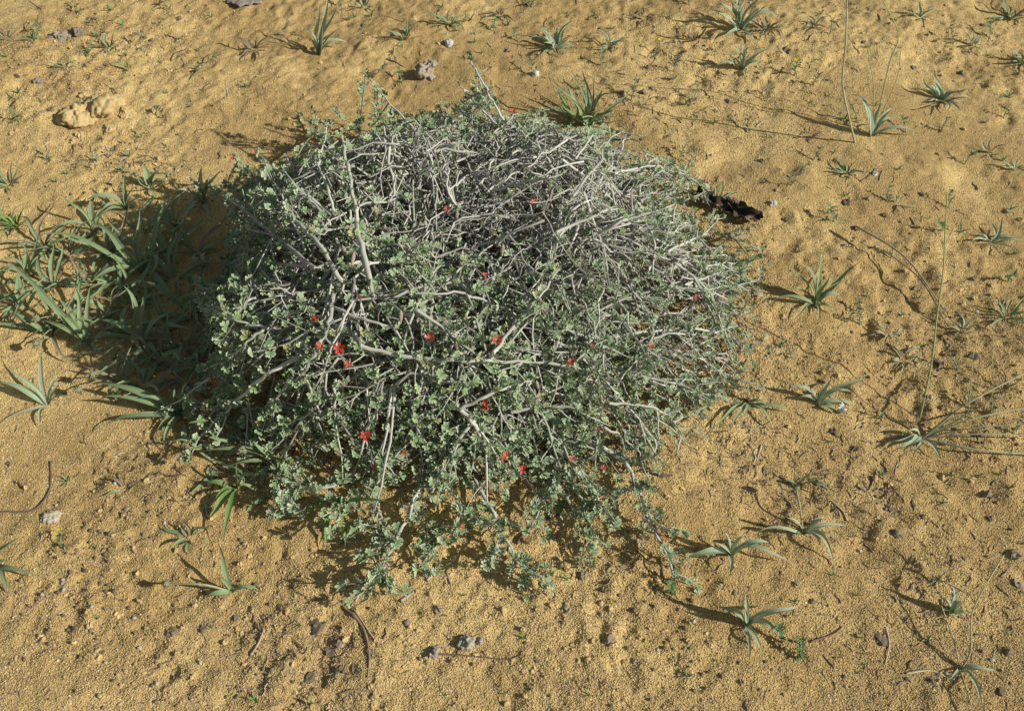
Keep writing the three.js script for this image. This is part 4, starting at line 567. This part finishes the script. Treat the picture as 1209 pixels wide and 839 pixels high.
twig([[1040, 300, 0.01], [1080, 340, 0.02], [1120, 390, 0.004]], 0.0012, [0.30, 0.26, 0.18], 'thin dry stem running parallel to the straw-coloured one');
twig([[405, 716], [428, 740], [436, 775], [434, 800]], 0.0018, [0.24, 0.18, 0.12], 'long bent dry stem below the longest trailing branch');
twig([[420, 722], [440, 752]], 0.0012, [0.42, 0.34, 0.22], 'straight pale straw beside the long bent dry stem');
twig([[400, 820], [415, 815], [440, 817]], 0.0014, [0.26, 0.19, 0.13], 'short dry stem below the long bent one');
twig([[504, 686], [513, 675], [516, 665]], 0.0022, [0.42, 0.34, 0.24], 'curled pale husk on sand below the shrub rim');
twig([[473, 710], [485, 702]], 0.0022, [0.36, 0.32, 0.28], 'short grey stick on sand below the shrub rim');
twig([[527, 675], [532, 690]], 0.0018, [0.26, 0.19, 0.13], 'short brown stick upright beneath a seedling');
twig([[820, 648], [832, 655]], 0.0016, [0.2, 0.15, 0.1], 'short brown stick under flat leaves of a silvery plant');
twig([[1012, 574], [1024, 580], [1032, 566], [1035, 556]], 0.0013, [0.28, 0.22, 0.14], 'curled dry leaf stalk near the small hooped-leaf plant');
twig([[982, 592], [995, 604], [1000, 615]], 0.0016, [0.34, 0.28, 0.18], 'crooked dry stalk above the looping-leaf plant');
twig([[957, 758], [985, 748], [995, 740]], 0.0014, [0.22, 0.12, 0.08], 'reddish bent twig right of the bright feathery sprig');
twig([[1046, 740], [1050, 760], [1045, 785]], 0.0012, [0.48, 0.40, 0.28], 'pale dry straw standing in litter');
twig([[1070, 795], [1100, 792], [1118, 800]], 0.0014, [0.45, 0.38, 0.26], 'pale straw leading to the wiry stalked plant');
{
  const r0 = rng(303); const zones = [[860, 120, 180, 110, 24], [1000, 480, 190, 120, 26], [1080, 660, 120, 150, 22], [330, 760, 90, 70, 26], [130, 60, 140, 60, 24], [600, 60, 200, 50, 18], [820, 520, 90, 60, 16], [150, 620, 130, 80, 12], [100, 190, 100, 30, 14], [690, 690, 160, 80, 10], [1100, 250, 100, 120, 14]];
  for (const [x, y, sx, sy, n] of zones) for (let k = 0; k < n; k++) { const a = x + (r0() * 2 - 1) * sx, b = y + (r0() * 2 - 1) * sy, th = r0() * 6.28, L = 8 + 26 * r0() * r0(), dx = Math.cos(th) * L, dy = Math.sin(th) * L * 0.7, q = r0(), bx = (r0() - 0.5) * L * 0.5; if (a + dx > 1230) continue; twig([[a, b], [a + dx * 0.5 + bx * 0.5, b + dy * 0.5 + bx * 0.4], [a + dx, b + dy]], 0.0006 + 0.0011 * r0() * r0(), q < 0.45 ? [0.15, 0.105, 0.075] : q < 0.8 ? [0.28, 0.21, 0.14] : [0.46, 0.39, 0.28], 'short broken dry stem lying loose on the sand', 'broken dry stems strewn on the sand'); }
}
// the black shrivelled leaves: crumpled sheets
for (const [px, py, ex, ey, w, l, sd] of [[818, 234, 868, 256, 10, 'black shrivelled curled leaf touching right rim of the shrub', 3], [856, 246, 894, 266, 9, 'black shrivelled leaf tip on sand joined to the curled one', 8]]) {
  const b = gp(px, py), e = gp(ex, ey), s = mPerPx(px, py), m = new MB(b), d = e.clone().sub(b), sd2 = V(-d.z, 0, d.x).normalize(), rows = [], nu = 22, nv = 9;
  for (let u = 0; u <= nu; u++) { const row = []; for (let v = 0; v <= nv; v++) {
    const t = u / nu, q = v / nv * 2 - 1, ww = w * s * (0.35 + 0.75 * Math.sin(3.1 * Math.min(1, t * 0.95 + 0.05))) * (1 + 0.35 * noise(t * 6 + sd, sd)), x = b.x + d.x * t + sd2.x * q * ww + 0.006 * noise(t * 9 + sd, q * 3), z = b.z + d.z * t + sd2.z * q * ww + 0.006 * noise(t * 9, q * 3 + sd);
    const y = hgt(x, z) + 0.004 + 0.010 * Math.abs(noise(t * 3.6 + sd * 3, q * 1.8 + t * 2)) + 0.006 * Math.abs(noise(t * 10, q * 5 + sd)) + 0.008 * q * q, c = 0.7 + 0.6 * hash(u + sd * 7, v), br = noise(t * 5, q * 2 + sd) > 0.25 ? [0.16, 0.115, 0.075] : [0.055, 0.042, 0.032];
    row.push(m.v(x, y, z, br.map(k => k * c))); } rows.push(row); }
  for (let u = 0; u < nu; u++) for (let v = 0; v < nv; v++) { m.t(rows[u][v], rows[u][v + 1], rows[u + 1][v]); m.t(rows[u][v + 1], rows[u + 1][v + 1], rows[u + 1][v]); }
  single('dead_leaf', m, M.dry, l, 'dead leaf');
}
{ const b = gp(992, 487), m = new MB(b); for (let k = 0; k < 4; k++) m.strap(b, b.clone().add(V(ru(-1, 1) * 0.012, ru(0.003, 0.01), ru(-1, 1) * 0.012)), 0.0045, 0.004, { col: [0.62, 0.60, 0.54], pale: [0.72, 0.70, 0.64], felt: 0.5, root: [0.6, 0.58, 0.5], seg: 5 }); single('papery_petal', m, M.dry, 'white papery petal scrap lying on sand beside the pale folded leaves', 'petal'); }

// ---------------------------------------------------------------- grit, crumbs and leaf litter that nobody could count
function scatter(name, geo, mat, n, place, label, category, seed) {
  const im = new THREE.InstancedMesh(geo, mat, n), o = new THREE.Object3D(), c = new THREE.Color(), r = rng(seed); im.name = name; im.userData = { kind: 'stuff', label, category };
  for (let i = 0; i < n; i++) { const d = place(r); o.position.set(d.x, d.y, d.z); o.rotation.set(r() * 6.28, r() * 6.28, r() * 6.28); o.scale.set(d.s * (0.8 + 0.5 * r()), d.s * (0.6 + 0.4 * r()), d.s * (0.8 + 0.4 * r())); o.updateMatrix(); im.setMatrixAt(i, o.matrix); c.setRGB(...d.c); im.setColorAt(i, c); }
  im.castShadow = im.receiveShadow = true; scene.add(im); return im;
}
function bumpy(det, k, seed) { const m = new MB().lump(V(), 1, 1, 1, [1, 1, 1], k, seed, det); let g = m.geo(); g = g.toNonIndexed(); g.computeVertexNormals(); g.deleteAttribute('color'); return g; }
const GR = [[0.55, 0.425, 0.185], [0.51, 0.385, 0.165], [0.59, 0.47, 0.235], [0.44, 0.315, 0.165], [0.33, 0.22, 0.145], [0.64, 0.55, 0.40], [0.19, 0.13, 0.10], [0.50, 0.33, 0.21]];
const GW = [0.25, 0.48, 0.66, 0.79, 0.88, 0.91, 0.94, 1];
function spot(r) { const py = -12 + 866 * Math.pow(r(), 0.8), px = -14 + 1240 * r(), p = plane(px, py, 0); return p; }
const gritMat = new THREE.MeshStandardMaterial({ color: 0xffffff, roughness: 0.8 });
scatter('sand_grit', bumpy(0, 0.25, 3), gritMat, 210000, r => { let p; for (let k = 0; k < 4; k++) { p = spot(r); const f = 0.35 + 0.65 * sm(-0.3, 0.4, fbm(p.x * 4 + 2, p.z * 4, 2) + (p.z > 0.1 && p.x < 0 ? 0.35 : 0)); if (r() < f) break; } const q = r(), c = GR[GW.findIndex(w => q <= w)], cs = sm(0.0, 0.5, fbm(p.x * 3 + 6, p.z * 3, 2) + (p.z > 0.05 && p.x < 0.1 ? 0.3 : 0)), g = 0.72 + 0.45 * r(), s = 0.0005 + (0.0008 + 0.0007 * cs) * r() * r(); return { x: p.x, y: hgt(p.x, p.z) + s * 0.15, z: p.z, s, c: c.map(v => Math.min(0.85, v * g)) }; }, 'coarse yellow, brown and white sand grains covering the ground', 'sand', 901);
scatter('sand_crumbs', bumpy(1, 0.8, 5), clodMat.clone(), 1500, r => { let p; for (let k = 0; k < 5; k++) { p = spot(r); if (r() < 0.1 + 0.9 * roughness(p.x, p.z)) break; } const s = 0.0011 + 0.0020 * Math.pow(r(), 4), g = 0.85 + 0.3 * r(); return { x: p.x, y: hgt(p.x, p.z) - s * 0.1, z: p.z, s, c: [0.50 * g, 0.37 * g, 0.17 * g] }; }, 'small crumbled lumps of yellow sand', 'sand', 902).material.vertexColors = false;
scatter('soil_litter', bumpy(0, 0.4, 6), gritMat, 5000, r => { let p; for (let k = 0; k < 6; k++) { p = spot(r); const [rho] = polar(p.x, p.z); if (r() < 0.08 + 0.55 * Math.pow(roughness(p.x, p.z), 2) * sm(-0.2, 0.5, fbm(p.x * 6, p.z * 6 + 4, 2)) * 2 + 0.7 * (rho < 1.05 ? 1 : 0)) break; } const s = 0.0007 + 0.0022 * Math.pow(r(), 4), g = 0.6 + 0.8 * r(); return { x: p.x, y: hgt(p.x, p.z) + s * 0.3, z: p.z, s, c: r() < 0.85 ? [0.17 * g, 0.13 * g, 0.08 * g] : [0.42, 0.38, 0.33] }; }, 'dark specks of plant waste and soil over the sand', 'litter', 903);
{
  const m = new MB(); m.strap(V(-1, 0, 0), V(1, 0, 0), 0.42, 0.35, { col: [1, 1, 1], pale: [1, 1, 1], root: [1, 1, 1], seg: 4, fold: 0.6 }); const g = m.geo(); g.deleteAttribute('color');
  scatter('leaf_litter', g, new THREE.MeshStandardMaterial({ color: 0xffffff, roughness: 0.9, side: THREE.DoubleSide }), 6500, r => { const a = r() * 6.2832, rho = Math.sqrt(r()) * 1.08, R = tab(FOOT, a) * rho, x = CX + Math.cos(a) * R, z = CZ + Math.sin(a) * R, s = 0.002 + 0.0035 * r(), q = 0.6 + 0.7 * r(); return { x, y: hgt(x, z) + 0.002 + 0.006 * r() * (rho < 0.8 ? 1 : 0.2), z, s, c: r() < 0.6 ? [0.20 * q, 0.14 * q, 0.085 * q] : [0.36 * q, 0.32 * q, 0.24 * q] }; }, 'withered brown leaf litter lying beneath the shrub', 'litter', 904);
}
{
  const m = new MB(); m.tube([V(-1, 0, 0), V(-0.3, 0, 0.09), V(0.3, 0.02, -0.06), V(1, 0, 0.05)], 0.055, 0.04, 4, () => [1, 1, 1]); const g = m.geo(); g.deleteAttribute('color');
  const n = 5600, im = new THREE.InstancedMesh(g, gritMat, n), o = new THREE.Object3D(), c = new THREE.Color(), r = rng(911), heaps = [[90, 50, 110, 45], [150, 185, 90, 25], [370, 770, 80, 60], [860, 540, 110, 40], [960, 590, 90, 50], [1060, 480, 140, 90], [800, 240, 60, 60], [900, 90, 150, 80], [640, 70, 160, 50], [1090, 680, 110, 110], [120, 360, 130, 90], [200, 560, 120, 50], [760, 130, 60, 50], [560, 420, 330, 200]];
  for (let i = 0; i < n; i++) { const [hx, hy, sx, sy] = heaps[Math.floor(r() * heaps.length)], gs = () => (r() + r() + r() - 1.5) * 1.1, p = i % 5 === 0 ? spot(r) : plane(hx + gs() * sx, hy + gs() * sy, 0), L = 0.002 + 0.009 * r() * r(), q = 0.6 + 0.7 * r(), t = 0.75 + 0.9 * r(); o.position.set(p.x, hgt(p.x, p.z) + 0.0006, p.z); o.rotation.set(0, r() * 6.28, (r() - 0.5) * 0.5); o.scale.set(L, L * t * 1.4, L * t * 1.4); o.updateMatrix(); im.setMatrixAt(i, o.matrix); const a = r(); c.setRGB(...(a < 0.5 ? [0.15, 0.105, 0.07] : a < 0.82 ? [0.27, 0.20, 0.125] : [0.44, 0.37, 0.26]).map(v => v * q)); im.setColorAt(i, c); }
  im.name = 'straw_litter'; im.userData = { kind: 'stuff', label: 'fine broken straw and stem scraps strewn over the sand', category: 'litter' }; im.castShadow = im.receiveShadow = true; scene.add(im);
}
console.log('objects', scene.children.length);
renderer.render(scene, camera);
